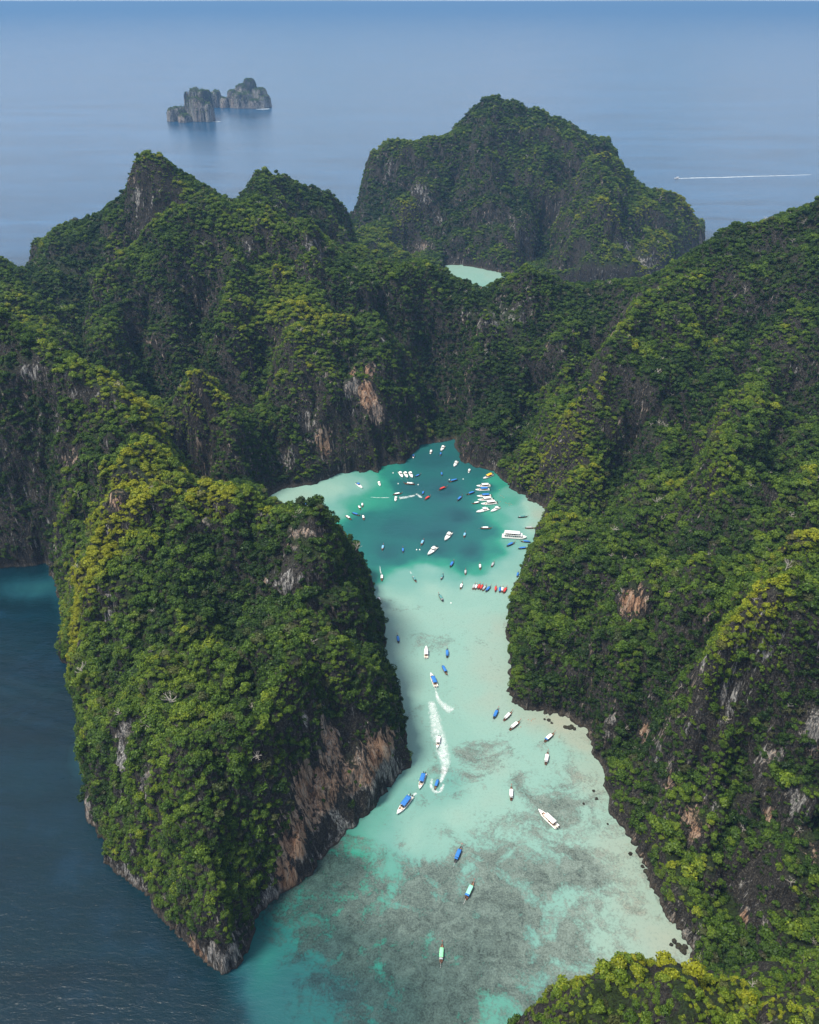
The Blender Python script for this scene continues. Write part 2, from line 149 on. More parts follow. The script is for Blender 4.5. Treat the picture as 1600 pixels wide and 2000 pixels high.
CTRL=[(-65.1,510.0,147.2),(-101.2,525.0,129.5),(-128.3,540.0,141.3),(-162.7,550.0,140.0),(-213.9,590.0,141.2),(-233.1,600.0,145.6),(-200.0,580.0,132.2),(-222.7,540.0,129.5),(-225.8,510.0,118.1),(-214.8,490.0,113.1),(-282.7,530.0,25.6),(-132.1,470.0,99.7),(-144.3,430.0,85.3),(-180.4,430.0,85.3),(-76.2,440.0,95.6),(-69.0,402.0,87.3),(-47.7,350.0,84.7),(-20.5,372.0,51.0),(-36.1,420.0,70.3),(-18.0,412.0,58.4),(-56.6,315.0,88.7),(-87.9,310.0,94.7),(-122.4,340.0,104.3),(-157.5,350.0,93.7),(-198.3,380.0,61.8),(-174.7,330.0,70.8),(-197.2,330.0,22.0),(-149.4,300.0,62.3),(-111.5,280.0,89.1),(-83.7,280.0,89.1),(-127.8,270.0,58.2),(-96.5,262.0,70.2),(-100.2,243.0,54.1),(-89.9,255.0,43.6),(-70.7,288.0,55.4),(-168.0,465.0,103.6),(-173.2,500.0,124.9),(-136.1,505.0,121.5),(-95.3,485.0,112.1),(-171.7,445.0,96.1),(-41.5,470.0,99.7),(-391.0,750.0,214.8),(-336.7,720.0,190.4),(-285.7,700.0,173.0),(-232.9,660.0,140.0),(-317.6,650.0,160.0),(-348.0,640.0,113.8),(-380.2,630.0,65.2),(-292.2,620.0,124.8),(-271.0,635.0,142.3),(-336.8,620.0,71.5),(-323.4,600.0,56.9),(-459.7,740.0,213.2),(-547.7,740.0,172.3),(-454.6,660.0,102.8),(-453.5,620.0,43.3),(-229.4,800.0,125.5),(-188.1,770.0,103.6),(-151.2,745.0,56.2),(-302.8,900.0,109.0),(-195.2,860.0,87.3),(-360.9,1200.0,282.6),(-380.4,1203.0,277.5),(-392.9,1206.0,264.4),(-346.5,1202.0,278.3),(-331.2,1210.0,261.7),(-314.2,1220.0,246.4),(-296.4,1230.0,232.0),(-387.3,1178.0,211.9),(-360.5,1172.0,199.4),(-327.1,1165.0,194.0),(-391.6,1160.0,159.9),(-420.8,1235.0,224.7),(-438.4,1245.0,212.0),(-291.7,1150.0,217.9),(-264.1,1260.0,207.5),(-269.9,1235.0,214.1),(-258.5,1290.0,202.9),(-250.7,1190.0,210.8),(-249.6,1320.0,223.2),(-240.9,1350.0,239.7),(-197.4,1380.0,229.3),(-134.7,1400.0,204.6),(-108.1,1420.0,168.2),(-94.6,1380.0,119.0),(-97.3,1550.0,57.4),(-53.0,1700.0,38.8),(-145.4,1300.0,147.0),(-258.4,1050.0,227.0),(-297.8,1020.0,215.5),(-211.2,1080.0,233.0),(-162.4,1100.0,215.7),(-108.1,1080.0,187.6),(-66.6,1050.0,169.2),(-33.4,1060.0,178.3),(0.0,1050.0,185.0),(33.4,1050.0,162.5),(49.0,1060.0,142.0),(69.2,1070.0,123.6),(94.9,1080.0,107.6),(111.2,1075.0,123.4),(126.8,1070.0,143.1),(156.0,1070.0,163.5),(192.4,1080.0,153.9),(218.5,1100.0,132.6),(285.9,1120.0,135.2),(342.0,1120.0,142.4),(355.9,1000.0,211.2),(387.5,1000.0,238.4),(421.0,980.0,247.0),(472.0,975.0,272.5),(549.8,975.0,305.5),(587.7,900.0,317.8),(-466.0,1250.0,196.5),(-532.0,1250.0,175.8),(-598.9,1300.0,142.2),(-578.3,1150.0,159.0),(-456.4,1100.0,141.1),(-477.3,1050.0,121.7),(-512.4,1000.0,164.1),(-660.2,1100.0,162.0),(-714.3,1000.0,138.0),(-85.4,840.0,120.7),(-87.2,870.0,133.1),(-35.7,855.0,70.3),(-155.9,960.0,151.1),(-114.5,820.0,80.2),(-181.7,900.0,109.0),(-254.6,980.0,144.6),(-195.2,1030.0,181.3),(-94.5,970.0,147.8),(-30.8,930.0,126.4),(0.0,980.0,77.3),(45.4,930.0,28.6),(40.0,1010.0,100.7),(20.0,1040.0,152.1),(98.8,1000.0,111.2),(82.1,905.0,40.3),(127.8,950.0,89.2),(115.6,1040.0,111.1),(136.7,1060.0,132.3),(173.1,1000.0,90.5),(204.0,1040.0,111.1),(257.7,1000.0,104.3),(252.3,1050.0,121.7),(260.8,900.0,146.6),(195.4,800.0,89.6),(148.9,860.0,74.5),(154.3,760.0,48.0),(177.4,750.0,71.8),(208.3,800.0,119.6),(301.3,960.0,176.2),(285.9,850.0,128.8),(350.7,900.0,170.7),(417.3,950.0,215.2),(376.8,800.0,148.5),(441.6,850.0,187.1),(402.0,720.0,127.1),(298.7,700.0,109.2),(246.5,680.0,91.9),(204.1,690.0,57.3),(176.9,670.0,39.8),(207.9,600.0,56.9),(123.1,500.0,50.5),(116.0,590.0,35.6),(115.9,450.0,42.2),(145.9,425.0,65.6),(167.0,520.0,60.8),(208.8,520.0,60.8),(187.6,362.0,163.0),(177.9,365.0,156.6),(235.8,500.0,101.1),(285.2,540.0,122.3),(277.1,470.0,123.0),(325.9,540.0,122.3),(337.2,620.0,124.8),(204.9,352.0,161.9),(230.6,345.0,164.1),(176.3,375.0,117.0),(202.4,346.0,97.9),(163.1,345.0,52.9),(205.9,335.0,64.8),(212.9,440.0,118.5),(183.2,410.0,98.4),(240.3,650.0,81.0),(239.9,725.0,79.0),(267.1,640.0,124.3),(240.3,590.0,90.6),(301.7,600.0,110.5),(260.2,545.0,94.3),(305.5,540.0,122.3),(205.9,650.0,52.5),(187.9,610.0,50.1),(173.3,308.0,26.9),(194.9,285.0,35.6),(240.5,318.0,85.1),(234.0,278.0,46.1),(157.7,380.0,37.1),(430.0,600.0,84.2),(326.2,400.0,89.1),(302.8,320.0,35.5),(64.1,168.0,143.1),(104.7,176.0,128.9),(81.6,172.0,138.4),(127.4,178.0,123.1),(150.8,180.0,117.2),(174.8,186.0,118.0),(42.8,146.0,149.7),(52.1,158.0,148.9),(114.5,176.0,121.0),(139.4,178.0,117.1),(70.0,140.0,173.2),(108.7,145.0,162.7),(149.9,150.0,152.3),(213.4,180.0,123.3),(187.5,2000.0,286.2),(143.0,2000.0,263.7),(239.6,2000.0,272.9),(301.2,2020.0,253.4),(121.6,2010.0,238.8),(93.9,2020.0,209.0),(23.3,2000.0,198.7),(-45.5,1950.0,203.3),(-91.7,1950.0,178.1),(-118.4,1950.0,68.8),(361.4,2020.0,232.4),(415.6,2040.0,199.9),(466.4,2050.0,191.0),(497.3,2050.0,141.0),(391.4,1850.0,194.8),(482.6,1830.0,135.0),(592.4,1850.0,105.1),(572.1,1900.0,106.2),(648.7,1850.0,45.7),(108.1,1780.0,103.3),(0.0,1780.0,103.3),(53.0,1690.0,20.5),(212.5,1750.0,109.4),(221.1,1880.0,188.4),(356.4,1650.0,81.2),(458.2,1650.0,81.2),(531.6,1640.0,53.8),(-56.2,1850.0,89.1),(312.8,1900.0,185.5),(-330.0,830.0,60.0),(-520.0,880.0,95.0),(-700.0,1000.0,80.0),(-250.0,1250.0,200.0),(-500.0,1400.0,60.0),(-150.0,1800.0,8.0),(0.0,1750.0,12.0),(-50.0,1600.0,25.0),(-100.0,1500.0,60.0),(150.0,1180.0,90.0),(300.0,1190.0,90.0),(400.0,2250.0,60.0),(100.0,2250.0,60.0),(600.0,2100.0,60.0),(300.0,2150.0,130.0),(0.0,2100.0,110.0),(600.0,1100.0,180.0),(800.0,900.0,180.0),(850.0,500.0,160.0),(600.0,700.0,200.0),(700.0,300.0,130.0),(250.0,215.0,20.0),(400.0,240.0,40.0),(200.0,60.0,150.0),(60.0,90.0,150.0),(450.0,100.0,150.0),(185.0,228.0,6.0),(5.0,120.0,40.0),(-5.0,560.0,20.0),(-30.0,600.0,25.0),(-80.0,610.0,50.0),(-180.0,655.0,40.0),(-580.0,1236.0,114.3),(-559.0,1187.0,126.5),(-272.0,1348.0,191.2),(-594.0,1257.0,107.5),(-573.0,1208.0,121.9),(-608.0,1285.0,98.9),(-286.0,1327.0,199.2),(-286.0,1369.0,185.7),(-650.0,1152.0,148.0),(-608.0,1236.0,129.0),(-657.0,1180.0,141.1),(-622.0,1306.0,94.4),(-552.0,1159.0,135.5),(-580.0,1173.0,147.4),(-650.0,1208.0,135.3),(-622.0,1159.0,148.6),(-314.0,1271.0,234.8),(-300.0,1348.0,199.6),(-559.0,1250.0,153.3),(-258.0,1369.0,211.4),(-629.0,1194.0,140.2),(-314.0,1306.0,221.7),(-286.0,1299.0,207.2),(-265.0,1313.0,201.6),(-650.0,1362.0,77.2),(-601.0,1110.0,161.6),(-629.0,1271.0,119.6),(-489.0,1292.0,179.5),(-678.0,1194.0,136.7),(-251.0,1334.0,218.9),(-95.0,1419.0,121.2),(526.0,1929.0,101.5),(520.0,1010.0,274.9),(-75.0,1160.0,141.0),(-225.0,780.0,1.8),(-110.0,575.0,93.1),(160.0,200.0,85.6),(-517.0,1278.0,173.1),(-314.0,1250.0,241.5),(-489.0,1243.0,185.1),(-405.0,1208.0,230.0),(-286.0,1271.0,215.7),(-552.0,1299.0,159.2),(-139.0,1411.0,191.8),(-216.0,1362.0,229.9),(-594.0,1145.0,154.2),(-356.0,1215.0,282.2),(-545.0,1264.0,161.9),(-692.0,1236.0,126.2),(-692.0,1124.0,151.9),(-300.0,1313.0,209.8),(-475.0,1271.0,186.4),(-664.0,1131.0,152.4),(-566.0,1166.0,137.1),(-524.0,1306.0,168.8),(-230.0,1117.0,237.3),(-160.0,1425.0,198.6),(-636.0,1110.0,159.3),(-230.0,1341.0,234.7),(-307.0,1285.0,222.5),(-251.0,1355.0,221.4),(-685.0,1152.0,146.1),(-195.0,1390.0,220.3),(-286.0,1243.0,224.0),(-601.0,1243.0,113.3),(-657.0,1243.0,127.3),(-559.0,1138.0,149.1),(-95.0,1454.0,110.0),(-95.0,1405.0,124.8),(729.0,2069.0,-1.0),(-125.0,1908.0,46.9),(64.0,1978.0,203.3),(-132.0,1992.0,23.7),(519.0,1880.0,110.3),(547.0,2013.0,89.5),(561.0,2055.0,79.7),(715.0,2027.0,-1.0),(547.0,1971.0,93.1),(470.0,1880.0,148.5),(29.0,1929.0,202.5),(92.0,1985.0,209.5),(505.0,2006.0,124.9),(-125.0,1880.0,48.1),(421.0,2076.0,190.6),(540.0,2041.0,97.6),(50.0,1950.0,203.7),(694.0,1950.0,-1.0),(540.0,1894.0,105.9),(575.0,2006.0,84.6),(323.0,2020.0,240.5),(708.0,1999.0,-1.0),(435.0,1978.0,198.0),(491.0,1985.0,136.7),(78.0,1943.0,211.4),(540.0,2069.0,99.2),(519.0,1852.0,114.9),(715.0,2090.0,4.1),(491.0,1957.0,135.3),(561.0,1950.0,94.9),(450.0,1015.0,242.9),(360.0,1085.0,172.1),(315.0,1015.0,174.2),(375.0,1050.0,199.4),(480.0,1010.0,257.8),(420.0,1010.0,234.8),(330.0,1035.0,174.9),(355.0,1035.0,192.8),(315.0,1155.0,125.6),(335.0,1090.0,150.2),(320.0,1060.0,155.1),(440.0,990.0,247.8),(340.0,1160.0,125.6),(500.0,1025.0,259.5),(535.0,955.0,300.9),(325.0,1115.0,138.4),(380.0,1025.0,215.8),(390.0,1070.0,199.5),(465.0,990.0,258.5),(275.0,1160.0,121.7),(350.0,1060.0,176.1),(505.0,995.0,273.0),(375.0,995.0,227.7),(210.0,1085.0,141.2),(280.0,1085.0,144.8),(540.0,980.0,292.8),(400.0,985.0,239.2),(305.0,1090.0,144.8),(340.0,1005.0,196.5),(560.0,1010.0,288.9),(-45.0,1100.0,157.5),(-10.0,1090.0,166.4),(15.0,1070.0,171.9),(-85.0,1245.0,117.6),(-75.0,1095.0,158.9),(320.0,1030.0,170.1),(350.0,1080.0,166.7),(-35.0,1075.0,165.5),(-10.0,1060.0,174.5),(-75.0,1190.0,132.7),(315.0,1140.0,128.2),(-30.0,1120.0,154.4),(330.0,1100.0,143.2),(325.0,1075.0,150.7),(320.0,1165.0,120.6),(-60.0,1075.0,164.4),(300.0,1015.0,167.1),(290.0,1155.0,120.1),(-5.0,1125.0,158.1),(-75.0,1125.0,150.6),(-80.0,1220.0,124.5),(325.0,1005.0,185.8),(215.0,1075.0,138.1),(20.0,1100.0,163.2),(345.0,1150.0,128.7),(100.0,1170.0,106.0),(-60.0,1235.0,120.3),(165.0,1085.0,157.3),(310.0,1055.0,155.2),(345.0,1025.0,190.1),(-215.0,710.0,44.4),(-240.0,785.0,8.3),(-210.0,685.0,64.6),(-230.0,750.0,21.2),(-240.0,715.0,95.0),(-270.0,745.0,110.1),(-310.0,710.0,178.9),(-265.0,785.0,60.7),(-260.0,680.0,159.9),(-265.0,720.0,127.4),(-325.0,750.0,161.1),(-295.0,785.0,106.3),(-360.0,745.0,191.1),(-445.0,780.0,204.0),(-235.0,690.0,110.9),(-190.0,615.0,100.1),(-340.0,730.0,182.6),(-385.0,760.0,201.4),(-430.0,760.0,210.4),(-205.0,660.0,74.6),(-345.0,765.0,162.1),(-290.0,725.0,152.8),(-290.0,760.0,121.1),(-285.0,690.0,175.5),(-410.0,775.0,204.7),(-375.0,785.0,170.1),(-320.0,785.0,133.5),(-475.0,770.0,208.1),(-180.0,580.0,119.3),(-455.0,755.0,212.7),(-105.0,545.0,112.3),(-140.0,570.0,120.1),(-175.0,590.0,112.9),(-75.0,505.0,143.8),(-125.0,590.0,92.5),(-40.0,595.0,18.5),(-140.0,545.0,136.8),(-80.0,540.0,121.9),(-150.0,595.0,106.0),(-100.0,515.0,131.7),(45.0,170.0,98.2),(175.0,200.0,94.7),(-272.0,1278.0,205.1),(-300.0,1264.0,225.3),(-237.0,1369.0,230.1),(-426.0,1243.0,218.3),(-531.0,1271.0,170.8),(-671.0,1117.0,155.2),(-517.0,1292.0,172.5),(-720.0,1187.0,135.6),(-244.0,1341.0,229.1),(-286.0,1313.0,201.4),(-573.0,1187.0,128.3),(-664.0,1201.0,136.4),(-580.0,1159.0,151.2),(-328.0,1285.0,237.9),(-573.0,1313.0,146.6),(-643.0,1334.0,86.1),(-139.0,1390.0,196.6),(-496.0,1271.0,180.9),(-678.0,1173.0,141.9),(-671.0,1145.0,148.8),(-125.0,1425.0,179.3),(-244.0,1145.0,231.4),(-328.0,1257.0,247.9),(-195.0,1369.0,224.9),(-286.0,1355.0,188.5),(-629.0,1208.0,137.4),(-678.0,1257.0,122.6),(-342.0,1313.0,237.9),(-482.0,1229.0,189.5),(-643.0,1187.0,141.2),(-95.0,1440.0,114.1),(736.0,2083.0,-1.0),(701.0,1971.0,-1.0),(435.0,2013.0,194.6),(-6.0,1964.0,196.4),(638.0,1880.0,55.1),(-69.0,1950.0,184.8),(99.0,2048.0,206.0),(211.0,1985.0,274.4),(344.0,1992.0,234.8),(407.0,1950.0,205.3),(281.0,1992.0,255.7),(442.0,2062.0,188.8),(211.0,2013.0,272.6),(659.0,1922.0,40.5),(239.0,2034.0,264.0),(617.0,1894.0,75.6),(624.0,1859.0,66.4),(498.0,2027.0,136.7),(659.0,1894.0,38.4),(267.0,2013.0,258.1),(316.0,2006.0,244.0),(414.0,1985.0,200.8),(589.0,1880.0,94.5),(253.0,1992.0,263.2),(596.0,1950.0,87.4),(-132.0,1971.0,26.9),(547.0,1922.0,101.0),(554.0,1992.0,89.4),(498.0,1845.0,125.9),(407.0,2013.0,199.9),(420.0,990.0,239.9),(365.0,1015.0,208.4),(345.0,1130.0,135.8),(390.0,1055.0,207.1),(550.0,985.0,294.8),(355.0,1105.0,156.2),(275.0,1140.0,127.7),(270.0,1105.0,138.1),(405.0,1010.0,233.0),(480.0,985.0,266.5),(540.0,1025.0,274.9),(370.0,1070.0,184.2),(435.0,1015.0,234.7),(330.0,1150.0,127.9),(240.0,1135.0,127.5),(505.0,1010.0,266.6),(380.0,1100.0,176.2),(365.0,1045.0,192.8),(450.0,980.0,255.4),(370.0,1135.0,151.5),(330.0,1015.0,183.4),(345.0,985.0,208.6),(220.0,1120.0,131.0),(345.0,1070.0,166.1),(300.0,1135.0,130.6),(-35.0,1050.0,172.2),(95.0,1120.0,121.6),(205.0,1095.0,135.6),(5.0,1060.0,175.8),(235.0,1125.0,124.0),(260.0,1110.0,131.4),(335.0,1110.0,140.4),(-80.0,1180.0,135.5),(330.0,1135.0,131.5),(-5.0,1105.0,163.4),(180.0,1090.0,151.8),(150.0,1080.0,160.0),(280.0,1150.0,120.6),(285.0,1110.0,134.0),(-45.0,1085.0,161.6),(205.0,1070.0,138.8),(365.0,1110.0,160.6),(30.0,1080.0,167.3),(-70.0,1070.0,165.8),(260.0,1135.0,123.3),(360.0,1065.0,179.9),(230.0,1090.0,134.7),(95.0,1155.0,113.1),(-75.0,1145.0,145.1),(-55.0,1180.0,135.5),(300.0,1075.0,147.3),(-20.0,1070.0,169.8),(25.0,1135.0,153.2),(105.0,1200.0,97.5),(-295.0,705.0,172.2),(-260.0,705.0,133.8),(-225.0,725.0,37.9),(-185.0,600.0,106.4),(-320.0,725.0,173.8),(-215.0,695.0,51.5),(-340.0,745.0,172.3),(-405.0,755.0,211.5),(-275.0,730.0,129.5),(-240.0,675.0,132.3),(-305.0,775.0,125.2),(-280.0,770.0,95.7),(-210.0,670.0,74.1),(-375.0,745.0,203.3),(-360.0,765.0,172.0),(-450.0,770.0,207.5),(-425.0,780.0,203.4),(-295.0,750.0,135.2),(-320.0,700.0,189.3),(-130.0,560.0,121.9),(-115.0,540.0,124.3),(-90.0,530.0,125.7),(-150.0,575.0,119.9),(-35.0,585.0,9.7),(-115.0,585.0,86.9),(190.0,190.0,123.2)]
PATCH=[(-50.0,360.0,58.7,7.3,22.9,0.5,1.0),(-61.3,331.0,41.0,11.3,26.0,0.55,1.0),(-49.7,340.0,39.8,14.8,22.6,0.6,1.0),(-66.2,308.0,30.3,10.0,18.1,0.8,1.0),(-37.4,356.0,33.6,13.5,17.5,0.5,1.0),(-19.2,373.0,32.5,13.9,16.8,0.8,1.0),(-75.9,299.0,9.8,7.6,14.5,0.7,1.0),(-34.3,344.0,8.1,11.6,11.8,0.05,1.3),(-21.0,360.0,8.3,11.9,10.4,0.05,1.3),(-48.1,324.0,9.5,11.2,9.9,0.05,1.3),(-4.3,384.0,12.0,6.5,12.5,0.05,1.3),(-61.6,308.0,17.0,8.3,8.8,0.05,1.3),(-37.5,372.0,60.3,6.1,15.6,0.05,1.2),(-84.3,285.0,4.8,9.3,10.7,0.2,0.9),(-40.3,334.0,6.6,20.2,15.5,0.1,0.9),(-14.2,372.0,21.9,14.1,12.1,0.1,0.9),(-7.3,399.0,21.8,5.5,21.0,0.3,0.7),(-121.6,258.0,3.2,8.3,10.2,0.9,1.0),(-107.8,248.0,13.1,14.4,7.3,0.2,1.0),(-177.2,348.0,79.4,7.0,10.3,0.2,1.0),(-179.1,340.0,66.9,5.1,11.0,0.0,1.0),(-159.1,320.0,72.8,4.9,15.8,0.3,1.0),(-215.2,344.0,4.9,3.4,23.6,0.3,0.8),(-211.1,340.0,2.7,4.8,9.8,0.3,0.8),(-172.7,300.0,3.2,9.6,5.1,0.2,0.8),(-82.2,498.0,130.1,13.4,7.9,0.4,0.9),(-91.3,476.0,108.0,13.2,17.4,0.1,0.7),(-73.2,454.0,107.8,14.6,16.8,0.0,0.5),(-155.6,516.0,131.3,5.5,9.0,0.3,0.8),(-132.5,504.0,119.2,3.9,7.2,0.3,0.7),(-221.7,524.0,153.1,8.5,15.2,0.7,0.7),(-212.9,556.0,153.4,5.7,11.2,0.2,0.8),(-299.4,628.0,125.8,8.2,23.5,0.5,0.6),(-349.0,696.0,183.8,14.1,16.2,0.1,0.6),(-288.1,660.0,170.9,18.2,6.3,0.1,0.6),(-304.6,676.0,187.3,4.6,15.8,0.1,0.5),(-206.7,472.0,108.7,11.3,9.5,0.0,0.7),(-219.9,462.0,82.0,5.3,21.8,0.1,0.6),(-218.2,504.0,117.5,4.7,7.2,0.0,0.7),(-64.1,353.0,87.3,6.4,9.2,0.0,0.6),(-371.3,1176.0,210.9,28.8,41.4,0.05,0.42),(-382.4,1184.0,232.1,8.6,28.0,0.1,0.5),(-59.7,879.0,101.6,13.1,34.3,0.85,1.35),(-46.2,856.0,81.7,9.5,30.6,0.85,1.35),(-67.3,856.0,101.3,10.5,20.2,0.3,1.2),(-38.8,852.0,66.2,7.1,23.9,0.4,1.3),(-35.5,924.0,127.0,6.1,9.9,0.0,1.0),(-97.0,820.0,39.5,7.0,20.2,0.7,0.8),(-139.7,803.0,24.7,11.6,20.1,0.1,0.5),(-116.7,830.0,62.8,11.7,20.1,0.2,0.5),(-116.1,1035.0,205.5,19.4,29.7,0.1,0.6),(-208.3,1044.0,206.4,7.8,22.4,0.1,0.6),(112.9,1016.0,123.2,33.2,13.7,0.15,1.2),(167.4,964.0,98.8,5.8,16.3,0.6,1.0),(244.2,944.0,123.4,13.7,10.1,0.7,0.9),(130.0,980.0,108.1,19.5,14.9,0.0,0.6),(167.8,472.0,85.2,8.4,18.5,0.8,0.95),(164.4,400.0,25.2,3.7,10.5,0.8,0.9),(145.3,408.0,21.7,4.4,11.9,0.2,0.8),(176.2,320.0,37.3,7.6,14.0,0.7,0.7789999999999999),(164.4,339.0,43.5,4.2,9.6,0.5,0.656),(185.4,320.0,44.2,3.5,10.5,0.1,0.738),(208.4,319.0,69.8,5.9,19.5,0.0,0.82),(215.7,311.0,53.1,7.4,7.5,0.9,0.82),(234.8,328.0,112.8,5.2,17.4,0.2,0.82),(228.2,288.0,54.9,7.5,8.1,0.8,0.82),(235.2,281.0,47.2,4.7,8.6,0.8,0.82),(197.9,284.0,7.7,11.1,39.2,0.05,0.82),(186.4,292.0,15.9,6.2,36.4,0.0,0.738),(179.9,349.0,90.4,8.8,18.5,0.0,0.49199999999999994),(197.3,348.0,111.1,7.4,18.1,0.1,0.41),(197.1,272.0,7.8,3.4,11.8,0.6,0.738),(225.3,304.0,76.1,7.1,17.4,0.1,0.49199999999999994),(208.3,271.0,35.3,14.0,17.1,0.05,0.49199999999999994),(161.8,264.0,3.5,9.6,7.3,0.2,0.574),(176.5,362.0,128.6,5.9,5.4,0.1,0.574),(392.5,702.0,126.7,4.9,13.6,0.8,0.8),(216.2,330.0,81.6,4.9,7.5,0.3,0.656),(160.6,275.0,14.6,7.2,8.8,0.0,0.41),(163.4,358.0,52.6,8.3,9.6,0.2,0.5),(139.7,380.0,1.2,21.8,12.5,0.0,0.55),(80.0,147.0,177.5,10.6,6.1,0.0,0.6),(67.9,135.0,180.7,13.6,5.9,0.0,0.6),(114.6,158.0,155.1,9.5,8.8,0.0,0.5),(136.3,158.0,146.1,11.6,6.7,0.0,0.6),(149.5,191.0,103.6,4.5,5.2,0.0,0.6),(651.9,1844.0,19.9,11.4,23.7,0.4,1.0),(456.0,1630.0,31.4,32.8,44.8,0.1,0.8),(378.0,1564.0,23.7,59.5,22.8,0.0,0.9),(32.2,1718.0,23.9,37.6,12.4,0.3,0.8),(170.2,1724.0,66.0,21.3,48.9,0.1,0.4),(54.7,1780.0,68.3,21.9,62.8,0.1,0.4),(342.2,1604.0,43.7,20.1,46.3,0.0,0.5),(212.0,1723.0,74.7,26.5,73.1,0.1,0.4),(450.1,1724.0,115.2,8.4,36.1,0.1,0.5),(21.8,1806.0,119.0,21.8,75.2,0.1,0.4),(-44.9,1892.0,156.9,15.7,51.6,0.1,0.4)]
LEAF_AND_LIGHT_TINT=[(0.0,1784.0,48.7,0.35),(-53.3,1716.0,53.3,0.55),(55.2,1860.0,44.1,0.2),(379.9,1772.0,42.2,0.3),(405.9,1644.0,50.5,0.2),(-279.9,660.0,18.3,0.45),(-254.0,645.0,18.1,0.5),(-228.5,640.0,18.3,0.6),(-204.8,614.0,15.6,0.5),(-304.6,676.0,18.3,0.3),(-206.1,807.0,16.7,0.35),(-330.4,704.0,13.2,0.5),(-300.1,694.0,13.1,0.6),(-272.9,688.0,13.2,0.7),(-248.2,684.0,13.3,0.8),(-224.2,668.0,13.3,0.8),(-204.2,655.0,13.4,0.8),(-229.5,888.0,27.1,-0.3),(-293.7,932.0,28.0,-0.5),(-186.7,836.0,23.3,0.1),(-348.1,961.0,31.6,-0.4),(-255.7,565.0,12.8,0.6),(-235.9,484.0,11.4,0.8),(-274.5,500.0,10.4,0.9),(-250.2,456.0,9.7,0.6),(-196.7,940.0,36.8,0.4),(-109.5,924.0,24.3,0.3),(-242.2,968.0,25.5,-0.4),(-299.8,996.0,38.2,-0.3),(-235.2,1062.0,32.7,0.2),(260.3,652.0,19.3,0.45),(245.3,606.0,18.5,0.4),(240.9,744.0,21.3,-0.5),(215.6,729.0,21.6,-0.4),(311.2,636.0,22.8,-0.4),(300.0,703.0,25.0,-0.3),(94.7,911.0,37.9,-0.3),(122.3,850.0,24.5,-0.2),(-139.0,836.0,29.0,0.2),(-214.6,552.0,28.3,1.0),(-225.5,505.0,23.3,1.0),(-247.9,472.0,15.4,1.0),(-216.2,601.0,25.8,0.8),(-161.8,545.0,20.2,0.7),(-264.7,801.0,33.8,0.5),(-257.8,679.0,28.1,0.35),(-143.3,532.0,15.9,0.6),(-103.2,526.0,15.9,0.6),(-286.5,556.0,22.0,0.7),(-452.2,928.0,30.5,0.3),(-118.4,788.0,17.4,0.5),(158.9,798.0,34.0,0.6),(145.3,762.0,27.9,0.6),(246.9,840.0,16.8,0.7),(204.9,784.0,21.5,0.5),(284.4,484.0,22.3,0.6),(200.9,360.0,17.6,0.5),(192.5,375.0,15.4,0.4),(214.5,496.0,31.2,0.2),(-121.9,932.0,36.5,0.5),(-158.8,992.0,31.8,0.4),(-211.1,796.0,33.3,0.3),(-340.1,657.0,43.7,-0.6),(-368.9,652.0,39.2,-0.7),(-135.2,479.0,30.9,0.0),(-321.8,991.0,64.4,-0.3),(34.3,1020.0,48.0,-0.6),(-59.2,832.0,35.4,-0.1),(-472.0,1100.0,42.2,-0.4),(-90.5,303.0,45.3,0.0),(267.2,780.0,42.7,-0.2),(116.8,445.0,31.1,-0.2),(184.5,328.0,31.7,0.1),(103.0,158.0,46.8,0.45),(187.9,752.0,26.8,0.3),(511.4,1680.0,62.5,0.3),(-60.1,472.0,22.4,-0.5),(94.5,916.0,37.8,-0.5)]
